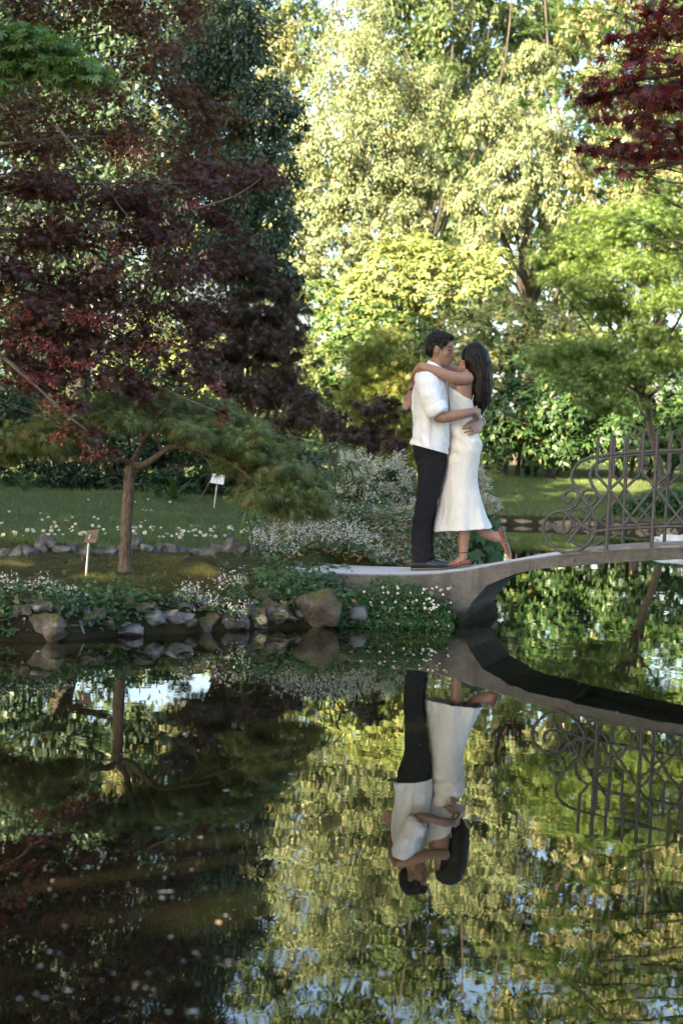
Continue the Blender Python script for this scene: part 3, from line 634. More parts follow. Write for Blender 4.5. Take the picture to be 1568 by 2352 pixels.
# holm oak in shade at the left of the water
b = base_at(560, 27)
L = [LB(520, 130, 27, 115), LB(600, 230, 26.5, 95), LB(490, 290, 27, 110), LB(610, 380, 26, 85), LB(540, 440, 26.5, 100), LB(640, 510, 26, 70), LB(600, 600, 26, 80), LB(470, 20, 27.5, 100), LB(650, 640, 26, 55), LB(430, 180, 27, 85), LB(560, 20, 27, 80), LB(450, -150, 28, 130), LB(560, -200, 28, 90), LB(420, 520, 27, 90), LB(660, 290, 26.5, 40), LB(520, 560, 26.5, 80)]
tree('holm_oak', 'dark blue green holm oak with a tall narrow shaded crown', 'tree', b, up(b, 3.6, -.25), L, .2,
     dict(clumps=900, per=62, size=.085, clump_r=.26, droop=.6, shell=.3, jit=.5), T_DIAMOND, 'holm', seed=31, extra=4)
b = base_at(180, 30)
L = [LB(120, 330, 30, 110), LB(250, 260, 30, 110), LB(60, 480, 29, 110), LB(320, 420, 29, 100), LB(200, 560, 29, 110), LB(-60, 250, 30, 150), LB(100, 120, 31, 120), LB(330, 100, 31, 110), LB(380, 640, 28.5, 80), LB(60, 680, 28.5, 110), LB(-40, -60, 31, 150), LB(200, -120, 32, 150), LB(340, -230, 32, 130), LB(20, 30, 31, 120), LB(230, 20, 31, 110), LB(420, 330, 29.5, 80), LB(150, 440, 29.5, 100)]
tree('holm_oak', 'dark holm oak glimpsed through the red maple branches', 'tree', b, up(b, 3.8, -.3), L, .24,
     dict(clumps=1150, per=42, size=.15, clump_r=.30, droop=.6, shell=.15, jit=.5), T_DIAMOND, 'holm', seed=33, extra=3)

# slender lime green maple on the far bank
b0 = P(1535, 1098, 34); b = (b0.x, b0.y, ghz(b0.x, b0.y) - .03)
L = []
for vx, vy, rx, rz, dd in ((1300, 570, 95, 26, 0), (1400, 520, 100, 26, .6), (1500, 500, 110, 28, .2), (1330, 640, 90, 24, -.6), (1460, 610, 120, 26, -.3), (1540, 600, 100, 26, .8), (1400, 700, 90, 22, .3), (1540, 690, 90, 24, -.8), (1250, 620, 45, 20, .2),
                           (1290, 815, 95, 24, -1.2), (1390, 800, 100, 24, -.8), (1340, 870, 100, 24, -1.6), (1450, 850, 80, 24, -1.4), (1540, 820, 90, 24, -1.0), (1400, 920, 80, 18, -1.6), (1540, 780, 60, 20, 1.2), (1480, 760, 60, 20, -.9), (1640, 650, 110, 40, 0), (1640, 820, 110, 40, -1)):
    L.append(LB(vx, vy, 33 + dd, rx, rz * 1.7, rx * .8))
tree('lime_maple', 'slender lime green maple in flat leafy tiers beyond the bridge', 'tree', b, up(b, 2.6, -.5), L, .085,
     dict(clumps=1550, per=25, size=.105, clump_r=.30, flat=.5, droop=.3, outward=.8, shell=.05, up=.8, jit=.4), T_SPRIG, 'lime_maple', 'bark', seed=41, extra=5, parts=0, sag=.0, tip=.2)

# feathery boughs of a conifer whose trunk stands out to the right
root_b = (11.5, 33.0, ghz(11.5, 33)); root = empty('swamp_cypress', root_b)
tag(root, 'feathery green conifer boughs on thin dark limbs above the lime maple', 'tree')
mb = MB(); tr = [Vector(root_b) + Vector((0, 0, -.1))] + [Vector(root_b) + Vector((.1 * math.sin(k), 0, k * 2.0)) for k in range(1, 9)]
mb.tube(tr, [.34 - .03 * k for k in range(9)], 10); cl = []
g = np.random.default_rng(43)
for (x0, y0, x1, y1, dd) in ((1568, 130, 1240, 60, 0), (1568, 160, 1290, 190, .5), (1568, 230, 1200, 230, -.4), (1568, 200, 1330, 120, .9), (1568, 330, 1330, 300, .2), (1568, 480, 1330, 330, .6), (1568, 420, 1380, 420, -.5), (1500, 60, 1300, 20, .3), (1568, 20, 1380, -60, .1), (1568, 60, 1320, 250, -.7), (1568, 560, 1420, 500, -.3), (1568, 300, 1420, 210, -.2)):
    a = P(x0, y0, 31 + dd); e = P(x1, y1, 30 + dd); s = tr[min(8, max(2, int(a.z / 2)))]
    path = catmull([s, s.lerp(a, .6) + Vector((0, 0, .2)), a, a.lerp(e, .5) + Vector((0, 0, .12)), e], 7)
    mb.tube(path, [max(.006, .05 * (1 - i / len(path))) for i in range(len(path))], 6)
    for q in path[8:]:
        for side in range(2):
            dirv = Vector((g.uniform(-.9, .2), g.uniform(-.8, .8), g.uniform(-.35, .25))); ln = g.uniform(.25, .75)
            e2 = q + dirv * ln; mb.tube([q, q.lerp(e2, .5) + Vector((0, 0, .03)), e2], [.006, .004, .002], 4)
            k = 15; t = g.random(k); pos = np.array(q) + np.outer(t, np.array(e2 - q)) + g.normal(size=(k, 3)) * .03
            tip = np.array(dirv.normalized()) * .7 + g.normal(size=(k, 3)) * np.array((.6, .6, .22)); nrm = np.tile((0, 0, 1.), (k, 1)) + g.normal(size=(k, 3)) * .25
            cl.append((pos, tip, nrm, g.uniform(.07, .15, k)))
off_ = -Vector(root_b); mb.V = [tuple(Vector(v) + off_) for v in mb.V]; mb.build('trunk', M['bark_dark'], root, True)
leaf_part('foliage', cat_clouds(*cl), T_SPRIG, M['feather'], root, root_b)

# golden feathery bush and dark lace maples behind the couple
def bush(name, label, cat, lobes, args, tmpl, leaf, seed, stems=5, bark='bark_dark', group=None, r=.03):
    c = np.array([l[:3] for l in lobes]).mean(0); base = (float(c[0]), float(c[1]), ghz(c[0], c[1]) - .02)
    root = empty(name, base); tag(root, label, cat, group); g = random.Random(seed); mb = MB()
    for i in range(max(stems, len(lobes))):
        l = lobes[i % len(lobes)]; q = Vector((base[0] + g.uniform(-.15, .15), base[1] + g.uniform(-.15, .15), base[2]))
        e = Vector((l[0] + l[3] * g.uniform(-.5, .5), l[1] + l[4] * g.uniform(-.5, .5), l[2] + l[5] * g.uniform(-.2, .7)))
        mb.tube(catmull([q, q.lerp(e, .45) + Vector((g.uniform(-.1, .1), 0, .1)), e], 4), [max(r * (1 - j / 9.5), .003) for j in range(9)], 6)
    off_ = -Vector(base); mb.V = [tuple(Vector(v) + off_) for v in mb.V]; mb.build('stem', M[bark], root, True)
    cl = crown_cloud(lobes, seed=seed, **args); keep = cl[0][:, 2] > ground_h(cl[0][:, 0], cl[0][:, 1]) + .01
    leaf_part('foliage', tuple(a[keep] for a in cl), tmpl, M[leaf], root, base); return root
bush('golden_bush', 'golden green feathery bush behind the white shirt', 'bush', [LB(880, 830, 34.5, 62), LB(920, 900, 34.5, 70), LB(840, 900, 34.5, 55), LB(930, 980, 34.5, 60), LB(900, 1060, 34.5, 70), LB(850, 990, 34.5, 55)],
     dict(clumps=330, per=36, size=.15, clump_r=.26, droop=-.15, shell=.5, jit=.45), T_SPRIG, 'gold_cypress', 51)
bush('dark_lace_maple', 'dark purple brown lace maple against the golden bush', 'bush', [LB(880, 940, 19, 52, 38), LB(840, 1000, 19, 62, 34), LB(760, 970, 19.5, 62, 34), LB(900, 1010, 18.5, 40, 34), LB(700, 930, 20, 62, 40), LB(650, 990, 20, 60, 40), LB(870, 1090, 18, 42, 40), LB(910, 1130, 18, 34, 34), LB(620, 900, 20.5, 60, 40)],
     dict(clumps=200, per=28, size=.09, clump_r=.26, flat=.45, droop=.35, shell=.2, jit=.4), T_LACE, 'brown_lace', 52, group='dark lace maples')
bush('dark_lace_maple', 'shadowy wine red lace maple beside the dark holm oak', 'bush', [LB(560, 620, 22, 95, 50), LB(640, 690, 22, 80, 60), LB(500, 710, 22, 110, 60), LB(620, 790, 21.5, 95, 60), LB(500, 820, 21.5, 100, 60), LB(670, 850, 21, 62, 60), LB(560, 890, 21, 100, 55), LB(540, 570, 22.5, 70, 40), LB(690, 770, 21, 35, 50), LB(600, 740, 21.5, 80, 70)],
     dict(clumps=400, per=30, size=.10, clump_r=.26, flat=.5, droop=.4, shell=.1, jit=.45), T_LACE, 'brown_lace', 53, 7, r=.045, group='dark lace maples')
bush('evergreen_hedge', 'dark shaded evergreen thicket closing the back of the lawn', 'hedge', [LB(40, 980, 23, 90), LB(160, 1010, 23, 90), LB(280, 1030, 23, 85), LB(390, 1020, 23.5, 85), LB(30, 1080, 22.5, 80), LB(150, 1100, 22.5, 60), LB(500, 1040, 23, 80), LB(600, 1060, 23, 70), LB(280, 900, 24, 90), LB(60, 880, 24, 90), LB(420, 920, 24, 70), LB(-90, 980, 23, 100), LB(380, 1110, 22.5, 40), LB(700, 1080, 23, 60)] + [LB(x_, 1112, 22.6, 48, 30) for x_ in range(-80, 760, 60)],
     dict(clumps=900, per=40, size=.085, clump_r=.27, droop=.3, shell=.3, jit=.5), T_DIAMOND, 'dark_green', 54, 14)

# ------------------------------------------------------------------ trees out of the picture on the near side that keep the bank in shade
def shade_tree(label, x, y, h, r, seed, n=620, low=.30):
    b = (x, y, ghz(x, y) - .03); g = random.Random(seed); L = []
    for k in range(11):
        a = g.uniform(0, 6.28); q = g.uniform(.2, .8) * r
        L.append((x + q * math.cos(a), y + q * math.sin(a), b[2] + h * g.uniform(low, .95), r * .5, r * .5, r * .42))
    tree('plane_tree', label, 'tree', b, (x, y, b[2] + h * .35), L, .3, dict(clumps=n, per=15, size=.42, clump_r=.22, droop=.5, shell=.2, jit=.5), T_DIAMOND, 'oak_green', seed=seed, extra=2, group='tall trees along the near bank')
for x, y, h, r, sd_, lab in ((-9.8, 3.0, 17, 4.3, 61, 'tall leafy tree on the bank nearest the red maple'), (-10.5, 9.0, 17, 4.3, 62, 'tallest leafy tree rising behind the red maple trunk'), (-9.6, 14.8, 13.5, 3.6, 63, 'round leafy tree at the side of the daisy lawn'), (-8.4, 20.4, 13, 2.7, 64, 'narrow leafy tree behind the dark thicket'), (-9.3, -3.5, 15, 4.4, 65, 'leafy tree at the corner of the near bank'), (-15.5, 5.5, 18, 5.0, 66, 'leafy tree in the second row by the pond'), (-5.5, -4.5, 14, 3.6, 68, 'leafy tree on the lawn behind the near bank'), (-15, 11.5, 17, 4, 69, 'outermost leafy tree beside the second row')):
    shade_tree(lab, x, y, h, r, sd_, 1500 if sd_ == 61 else 620, .505 if sd_ == 61 else .30)
# ------------------------------------------------------------------ the couple
PD = 12.8
def Q1(x, y, dy=0.0): return P(878 + .2 * x, 740 + .2 * y, PD + dy)
def Q2(x, y, dy=0.0): return P(878 + .22 * x, 1003.5 + .22 * y, PD + dy)
DEPS = bpy.context.evaluated_depsgraph_get
def remesh(mb, name, voxel, smooth=4, fac=.5, dec=1.0):
    me = mb.mesh(name + '_raw'); o = link(bpy.data.objects.new('raw', me))
    r = o.modifiers.new('r', 'REMESH'); r.mode = 'VOXEL'; r.voxel_size = voxel; r.use_smooth_shade = True
    if smooth:
        s = o.modifiers.new('s', 'SMOOTH'); s.iterations = smooth; s.factor = fac
    if dec < 1:
        d_ = o.modifiers.new('d', 'DECIMATE'); d_.ratio = dec
    out = bpy.data.meshes.new_from_object(o.evaluated_get(DEPS())); out.name = name
    bpy.data.objects.remove(o); bpy.data.meshes.remove(me)
    out.polygons.foreach_set('use_smooth', np.ones(len(out.polygons), bool)); TRI[0] += 2 * len(out.polygons)
    return out
def get_co(me):
    a = np.empty(len(me.vertices) * 3, np.float32); me.vertices.foreach_get('co', a); return a.reshape(-1, 3).astype(float)
def get_no(me):
    a = np.empty(len(me.vertices) * 3, np.float32); me.vertex_normals.foreach_get('vector', a); return a.reshape(-1, 3).astype(float)
def set_co(me, a): me.vertices.foreach_set('co', a.astype(np.float32).ravel()); me.update()
def stack(mb, secs, n=28, pw=2.3):
    """secs: (left point, right point, half depth) - tilted oval rings between two picture edges"""
    V, F = [], []
    for a, b_, hd in secs:
        c = (a + b_) / 2; ex = (b_ - a) / 2
        for k in range(n):
            t = 2 * math.pi * k / n; ct, st = math.cos(t), math.sin(t)
            V.append(c + ex * (abs(ct) ** (2 / pw) * (1 if ct > 0 else -1)) + Vector((0, hd * abs(st) ** (2 / pw) * (1 if st > 0 else -1), 0)))
    m_ = len(secs)
    for i in range(m_ - 1):
        for k in range(n):
            k2 = (k + 1) % n; F.append((i * n + k, i * n + k2, (i + 1) * n + k2, (i + 1) * n + k))
    F += [tuple(range(n - 1, -1, -1)), tuple((m_ - 1) * n + k for k in range(n))]
    mb.add(V, F)
def open_hem(me, a, b_):
    bm = bmesh.new(); bm.from_mesh(me); d_ = (b_ - a).normalized(); nv = d_.cross(Vector((0, 1, 0))).normalized(); nv = -nv if nv.z < 0 else nv
    bmesh.ops.bisect_plane(bm, geom=bm.verts[:] + bm.edges[:] + bm.faces[:], plane_co=a, plane_no=nv, clear_inner=True); bm.to_mesh(me); bm.free(); me.update()
    me.polygons.foreach_set('use_smooth', np.ones(len(me.polygons), bool))
def finish(me, name, mat, parent, origin, fold=None):
    if fold is not None:
        co = get_co(me); set_co(me, co + get_no(me) * fold(co)[:, None])
    co = get_co(me); set_co(me, co - np.array(origin)); me.materials.append(mat)
    return link(bpy.data.objects.new(name, me), parent)
HEAD = [(-.118, .064, .013, .014), (-.111, .054, .031, .027), (-.098, .043, .046, .042), (-.078, .030, .058, .053), (-.05, .012, .075, .062), (-.02, .001, .0865, .068), (.01, -.008, .0935, .0735), (.04, -.010, .098, .077), (.07, -.012, .094, .0745), (.095, -.014, .078, .062), (.112, -.015, .05, .042), (.12, -.015, .015, .014)]
def head(mb, M4, s=1.0):
    t = MB(); n = 24; V, F = [], []
    for z, cx, rx, ry in HEAD:
        for k in range(n):
            a = 2 * math.pi * k / n; V.append((cx + rx * math.cos(a), ry * math.sin(a) * (1 - .10 * max(0, math.cos(a))), z))
    for i in range(len(HEAD) - 1):
        for k in range(n): F.append((i * n + k, i * n + (k + 1) % n, (i + 1) * n + (k + 1) % n, (i + 1) * n + k))
    F += [tuple(range(n - 1, -1, -1)), tuple((len(HEAD) - 1) * n + k for k in range(n))]
    t.add(V, F)
    t.tube([(.076, 0, .026), (.086, 0, .010), (.098, 0, -.008), (.107, 0, -.023), (.101, 0, -.032), (.086, 0, -.037)], [(.009, .009), (.0095, .0085), (.0095, .009), (.0085, .010), (.0085, .011), (.008, .010)], 10)
    for y in (-1, 1):
        t.ball((.091, y * .0125, -.030), (.010, .006, .006)); t.ball((.073, y * .028, .027), (.013, .024, .008))
        t.ball((.046, y * .040, -.026), (.026, .022, .034)); t.ball((-.014, y * .075, -.010), (.017, .008, .031)); t.ball((-.026, y * .079, -.002), (.008, .007, .024)); t.ball((-.006, y * .076, -.034), (.009, .006, .010))
    t.ball((.085, 0, -.057), (.013, .024, .0075)); t.ball((.083, 0, -.068), (.013, .021, .0085)); t.ball((.070, 0, -.104), (.018, .022, .016))
    mb.add([M4 @ (Vector(v) * s) for v in t.V], t.F)
def head_mat(c, yaw, pitch, roll=0):
    return Matrix.Translation(c) @ Matrix.Rotation(yaw, 4, 'Z') @ Matrix.Rotation(-pitch, 4, 'Y') @ Matrix.Rotation(roll, 4, 'X')
def hand(mb, wrist, palm, tips, thumb, pw=.040, pt=.016, fr=.0085, nrm=(0, -1, 0), bend=.012):
    """wrist, palm end (knuckle middle), four finger tips, thumb tip; nrm is the back of the hand"""
    w_, p_ = Vector(wrist), Vector(palm); ax = (p_ - w_).normalized(); nv = Vector(nrm); nv = (nv - ax * nv.dot(ax)).normalized(); sd_ = ax.cross(nv)
    mb.tube([w_ - ax * .02, w_, w_.lerp(p_, .35), w_.lerp(p_, .75), p_, p_ + ax * .008], [(.020, .026), (.019, .027), (pt * 1.05, pw * .88), (pt, pw), (pt * .8, pw * .98), (pt * .5, pw * .8)], 14, ref=nv)
    ks = [p_ + sd_ * (pw * q) - ax * (.006 * abs(q)) for q in (-.78, -.26, .26, .78)]
    if (Vector(tips[0]) - ks[0]).length > (Vector(tips[0]) - ks[3]).length: ks = ks[::-1]
    for k_, tp in zip(ks, tips):
        tp = Vector(tp); m1 = k_.lerp(tp, .42) + nv * bend; m2 = k_.lerp(tp, .74) + nv * bend * .75
        mb.tube([k_ - (tp - k_) * .2, k_, m1, m2, k_.lerp(tp, .95), tp], [fr * .9, fr * 1.05, fr, fr * .92, fr * .82, fr * .45], 9)
    s0 = w_.lerp(p_, .25); th = Vector(thumb); side = sd_ if (th - s0).dot(sd_) > 0 else -sd_
    s0 = s0 + side * pw * .75; md = s0.lerp(th, .5) + side * .010
    mb.tube([s0 - (th - s0) * .3, s0, md, s0.lerp(th, .85), th], [fr * 1.5, fr * 1.45, fr * 1.2, fr, fr * .55], 9)

def skin_mat(name, c1, c2):
    m, n, b, o = new_mat(name); f = noise_n(n, 22, 5)
    n.links.new(ramp(n, f, [(.3, c1), (.7, c2)]), b.inputs['Base Color']); b.inputs['Roughness'].default_value = .5
    b.inputs['Subsurface Weight'].default_value = .12; b.inputs['Subsurface Radius'].default_value = (.6, .25, .12); b.inputs['Subsurface Scale'].default_value = .01
    return m
M['skin_a'] = skin_mat('skin_a', (.235, .125, .080), (.285, .158, .105))
M['skin_b'] = skin_mat('skin_b', (.29, .155, .100), (.34, .19, .13))
def cloth_mat(name, c1, c2, rough=.85, weave=700, bump=.25):
    m, n, b, o = new_mat(name); f = noise_n(n, weave, 2); f2 = noise_n(n, 15, 6, .55, stretch=(1.6, 1.6, .8))
    n.links.new(ramp(n, f2, [(.3, c1), (.7, c2)]), b.inputs['Base Color']); b.inputs['Roughness'].default_value = rough
    b.inputs['Specular IOR Level'].default_value = .15
    ad = n.nodes.new('ShaderNodeMath'); ad.operation = 'MULTIPLY_ADD'; n.links.new(f, ad.inputs[0]); ad.inputs[1].default_value = .08; n.links.new(f2, ad.inputs[2])
    bump_n(n, b, ad.outputs[0], bump, .03); return m
M['shirt'] = cloth_mat('shirt', (.70, .71, .74), (.76, .77, .79), bump=.5)
M['dress'] = cloth_mat('dress', (.68, .66, .61), (.74, .72, .67), bump=.45)
M['trousers'] = cloth_mat('trousers', (.012, .012, .014), (.018, .018, .021), .9, bump=.4)
def hair_mat(name, c1, c2, rough=.38):
    m, n, b, o = new_mat(name); f = noise_n(n, 60, 4, stretch=(1, 1, .12))
    n.links.new(ramp(n, f, [(.3, c1), (.7, c2)]), b.inputs['Base Color']); b.inputs['Roughness'].default_value = rough; b.inputs['Specular IOR Level'].default_value = .22; bump_n(n, b, f, .6, .006); return m
M['hair_a'] = hair_mat('hair_a', (.0028, .0024, .0022), (.0065, .005, .0045), .55)
M['hair_b'] = hair_mat('hair_b', (.0028, .002, .0018), (.008, .0045, .0038), .5)
M['shoe_black'] = plain_mat('shoe_black', (.006, .007, .009), (.022, .025, .030), 18, .38, .15, .004)
M['shoe_brown'] = plain_mat('shoe_brown', (.14, .052, .036), (.20, .082, .058), 40, .7, .2, .003)
M['sole'] = plain_mat('sole', (.10, .09, .08), (.17, .15, .13), 30, .8, .2, .003)
M['strap'] = plain_mat('strap', (.22, .10, .07), (.30, .15, .11), 40, .55, .1, .002)
M['silver'] = plain_mat('silver', (.5, .5, .5), (.65, .64, .62), 80, .25, 0, metallic=1.0)
M['cord'] = plain_mat('cord', (.02, .012, .012), (.04, .02, .02), 80, .9, 0)
M['eye_white'] = plain_mat('eye_white', (.45, .42, .40), (.52, .49, .46), 80, .25, 0)
M['lip'] = plain_mat('lip', (.20, .075, .065), (.25, .10, .085), 80, .45, .1, .001)

def slab_z(p): return top_s((p - BO).dot(BA))
def shoe(heel, toe, h0=.07, hw=.040, toe_h=.032, up_v=(0, 0, 1)):
    a, b_ = Vector(heel), Vector(toe); ax = b_ - a; L_ = ax.length; ax.normalize(); upv = Vector(up_v); upv = (upv - ax * upv.dot(ax)).normalized(); sd_ = ax.cross(upv)
    def loft(secs):
        n = 16; V, F = [], []
        for t, hw_, lo, hi in secs:
            for k in range(n):
                th = 2 * math.pi * k / n; c_, s_ = math.cos(th), math.sin(th)
                V.append(a + ax * (t * L_) + sd_ * (hw_ * abs(c_) ** .75 * (1 if c_ > 0 else -1)) + upv * ((lo + hi) / 2 + (hi - lo) / 2 * abs(s_) ** .8 * (1 if s_ > 0 else -1)))
        for i in range(len(secs) - 1):
            for k in range(n): F.append((i * n + k, i * n + (k + 1) % n, (i + 1) * n + (k + 1) % n, (i + 1) * n + k))
        F += [tuple(range(n - 1, -1, -1)), tuple((len(secs) - 1) * n + k for k in range(n))]
        return MB().add(V, F)
    up_ = loft([(0.0, hw * .45, .016, h0 * .7), (.02, hw * .72, .012, h0 * .95), (.10, hw * .85, .012, h0 * 1.02), (.25, hw * .86, .012, h0), (.42, hw * .92, .012, h0 * .86), (.58, hw * 1.04, .012, h0 * .66), (.74, hw * 1.08, .012, max(toe_h, h0 * .52)), (.88, hw * .92, .012, toe_h * 1.05), (.97, hw * .55, .013, toe_h * .75), (1.0, hw * .2, .015, toe_h * .5)])
    so_ = loft([(-.01, hw * .5, 0, .014), (.02, hw * .80, 0, .016), (.25, hw * .90, 0, .016), (.45, hw * .92, 0, .014), (.72, hw * 1.13, 0, .014), (.89, hw * .98, 0, .014), (.985, hw * .58, .001, .013), (1.01, hw * .22, .003, .012)])
    return up_, so_
def put(mb, name, mat, parent, origin, smooth=True):
    mb.V = [tuple(Vector(v) - Vector(origin)) for v in mb.V]; return mb.build(name, mat, parent, smooth)

# --- the man in the white shirt
mo = Q1(560, 2010, 0); man_o = Vector((mo.x, mo.y, slab_z(Vector((mo.x, mo.y, 0)))))
HM = head_mat(Q1(668, 312, -.01), math.radians(-13), math.radians(-7))
b = MB(); head(b, HM)
b.tube([Q1(560, 640), Q1(590, 560), Q1(640, 450, -.005), Q1(655, 380, -.005)], [(.075, .085), (.060, .062), (.054, .056), (.052, .055)], 18)
stack(b, [(Q1(470, 580), Q1(660, 580), .10), (Q1(420, 640), Q1(690, 640), .16), (Q1(390, 760), Q1(700, 760), .17), (Q1(385, 1000), Q1(700, 1000), .15), (Q1(385, 1250), Q1(700, 1250), .145), (Q1(380, 1450), Q1(700, 1500), .15), (Q2(360, 250), Q2(620, 250), .15)])
near = [Q1(500, 640, -.17), Q1(560, 860, -.235), Q1(645, 1085, -.245), Q1(720, 1090, -.245), Q1(860, 1068, -.232), Q1(980, 1040, -.205), Q1(1050, 1025, -.16)]
b.tube(near[:3], [.058, .055, .046], 14); b.tube(catmull(near[2:], 4), [.043 + .004 * math.sin(i / 5) - .0012 * i for i in range(17)], 14)
b.ball(near[2], .044)
hand(b, Q1(1052, 1025, -.158), Q1(1100, 1050, -.075), [Q1(1110, 1020, .01), Q1(1105, 1045, .02), Q1(1105, 1070, .015), Q1(1100, 1095, 0)], Q1(1080, 985, -.09), nrm=(.9, -.4, 0))
far = [Q1(560, 640, .17), Q1(640, 860, .24), Q1(740, 1075, .25), Q1(920, 1110, .235), Q1(1050, 1135, .15), Q1(1128, 1150, .03)]
b.tube(far[:3], [.058, .055, .046], 14); b.tube(catmull(far[2:], 4), [.044, .044, .044, .043, .042, .041, .039, .037, .035, .033, .031, .029, .027], 14); b.ball(far[2], .044)
hand(b, Q1(1130, 1155, -.01), Q1(1055, 1215, -.128), [Q1(908, 1228, -.168), Q1(915, 1197, -.165), Q1(930, 1270, -.170), Q1(980, 1300, -.165)][:0] or [Q1(915, 1196, -.160), Q1(908, 1228, -.166), Q1(932, 1270, -.170), Q1(982, 1300, -.166)], Q1(955, 1170, -.140), pw=.044, pt=.017, fr=.0095, nrm=(.35, -1, .25), bend=.010)
for dy, sx in ((-.085, 0), (.095, 30)):
    b.tube([Q2(480 + sx, 250, dy), Q2(455 + sx, 650, dy), Q2(420 + sx, 950, dy), Q2(395 + sx, 1330, dy)], [.075, .062, .05, .036], 12)
me = remesh(b, 'person', .0044, 6, dec=.4)
co = get_co(me); no = get_no(me); loc = (np.array(HM.inverted()) @ np.c_[co, np.ones(len(co))].T).T[:, :3]
for y in (-1, 1):        # eye sockets and the corner of the mouth
    q = np.linalg.norm((loc - np.array((.080, y * .032, .010))) / np.array((.03, .018, .010)), axis=1); co = co - no * (.0030 * np.exp(-q ** 2))[:, None]
q = np.linalg.norm((loc - np.array((.092, 0, -.0625))) / np.array((.02, .026, .003)), axis=1); co = co - no * (.004 * np.exp(-q ** 2))[:, None]
set_co(me, co - np.array(man_o)); me.materials.append(M['skin_a'])
man = link(bpy.data.objects.new('person', me)); man.location = man_o
tag(man, 'person in white rolled sleeve shirt and black trousers holding a partner in white dress', 'person')
# shirt
b = MB()
stack(b, [(Q1(520, 535), Q1(668, 560), .080), (Q1(475, 560), Q1(690, 585), .125), (Q1(425, 590), Q1(712, 625), .19), (Q1(388, 660), Q1(735, 690), .215), (Q1(356, 760), Q1(748, 780), .215), (Q1(343, 880), Q1(755, 890), .205), (Q1(340, 1000), Q1(760, 1010), .198), (Q1(341, 1110), Q1(764, 1120), .195), (Q1(344, 1200), Q1(768, 1230), .195), (Q1(346, 1270), Q1(768, 1330), .198), (Q1(336, 1330), Q1(764, 1420), .203), (Q1(320, 1385), Q1(752, 1490), .208), (Q1(316, 1412), Q1(742, 1532), .208)], 40)
b.tube([Q1(505, 640, -.145), Q1(520, 740, -.195), Q1(555, 860, -.235), Q1(600, 960, -.245), Q1(640, 1025, -.245)], [.088, .083, .078, .074, .066], 20)
b.ball(Q1(500, 640, -.13), (.085, .085, .075))
b.tube([Q1(570, 640, .145), Q1(600, 740, .195), Q1(640, 860, .235), Q1(680, 960, .245), Q1(710, 1020, .245)], [.088, .083, .078, .074, .066], 20)
b.tube([Q1(590, 950, -.245), Q1(622, 1005, -.246), Q1(655, 1042, -.247)], [.073, .0755, .071], 22)
me = remesh(b, 'shirt', .0065, 2)
def fold_shirt(c):
    z = c - np.array(man_o); a = fbm(z * np.array((1.0, 1.0, .55)), 9, 3, 4); d1 = np.sin((z[:, 2] * 1.0 + z[:, 0] * .9 + .03 * a) * 75 + 4 * vnoise(z, 5, 2))
    low = np.clip((1.12 - z[:, 2]) / .3, 0, 1)
    cr_ = 1 - np.abs(fbm(z * np.array((1.2, 1.2, .7)), 7, 2, 14)); return .008 * a + .005 * d1 * low + .007 * np.clip(cr_, 0, 1) ** 4 + .0035 * np.sin(z[:, 0] * 60 + z[:, 1] * 45 + 3 * vnoise(z, 6, 8)) * (z[:, 2] < 1.3)
open_hem(me, Q1(316, 1398), Q1(742, 1516))
shirt = finish(me, 'shirt', M['shirt'], man, man_o, fold_shirt); tag(shirt, 'untucked white linen shirt with rolled sleeves')
cb = MB(); cu = [Q1(590, 950, -.245), Q1(595, 958, -.245), Q1(640, 1035, -.247), Q1(648, 1048, -.247)]
cb.tube([cu[0], cu[1], cu[2], cu[3]], [.074, .085, .083, .072], 26); cf = put(cb, 'cuff', M['shirt'], shirt, man_o)
co_ = get_co(cf.data); set_co(cf.data, co_ + get_no(cf.data) * (.003 * vnoise(co_, 45, 3))[:, None])
cb = MB(); cb.tube(catmull([Q1(690, 570, -.045), Q1(620, 520, -.085), Q1(545, 482, -.06), Q1(520, 470, .0), Q1(545, 482, .06), Q1(620, 520, .085), Q1(690, 570, .045)], 4), [(.024, .006)] * 25, 8, ref=(.15, 0, 1)); put(cb, 'collar', M['shirt'], shirt, man_o)
cb = MB(); cb.tube([Q1(543, 1010, -.204), Q1(541, 1150, -.204), Q1(541, 1300, -.208), Q1(540, 1440, -.214)], [.0035, .0035, .0035, .003], 6); put(cb, 'seam', M['shirt'], shirt, man_o)
# trousers
b = MB()
stack(b, [(Q1(350, 1380), Q1(735, 1440), .165), (Q1(345, 1440), Q1(735, 1520), .172), (Q2(316, 160), Q2(668, 230), .178), (Q2(350, 280), Q2(655, 330), .178), (Q2(368, 370), Q2(638, 400), .165)], 30)
for secs, dy in (([(270, 502, 152, .098), (400, 501, 136, .098), (520, 484, 128, .092), (650, 464, 118, .086), (780, 440, 110, .082), (900, 411, 102, .079), (1050, 400, 96, .076), (1200, 397, 95, .075), (1312, 396, 96, .078)], -.083), ([(270, 510, 148, .098), (400, 505, 132, .098), (520, 492, 125, .092), (650, 478, 112, .086), (780, 462, 104, .082), (900, 446, 98, .079), (1050, 440, 93, .076), (1200, 446, 92, .075), (1296, 455, 92, .078)], .10)):
    stack(b, [(Q2(cx - hw, y, dy), Q2(cx + hw, y, dy), hd) for y, cx, hw, hd in secs], 24, 2.1)
me = remesh(b, 'trousers', .0065, 3)
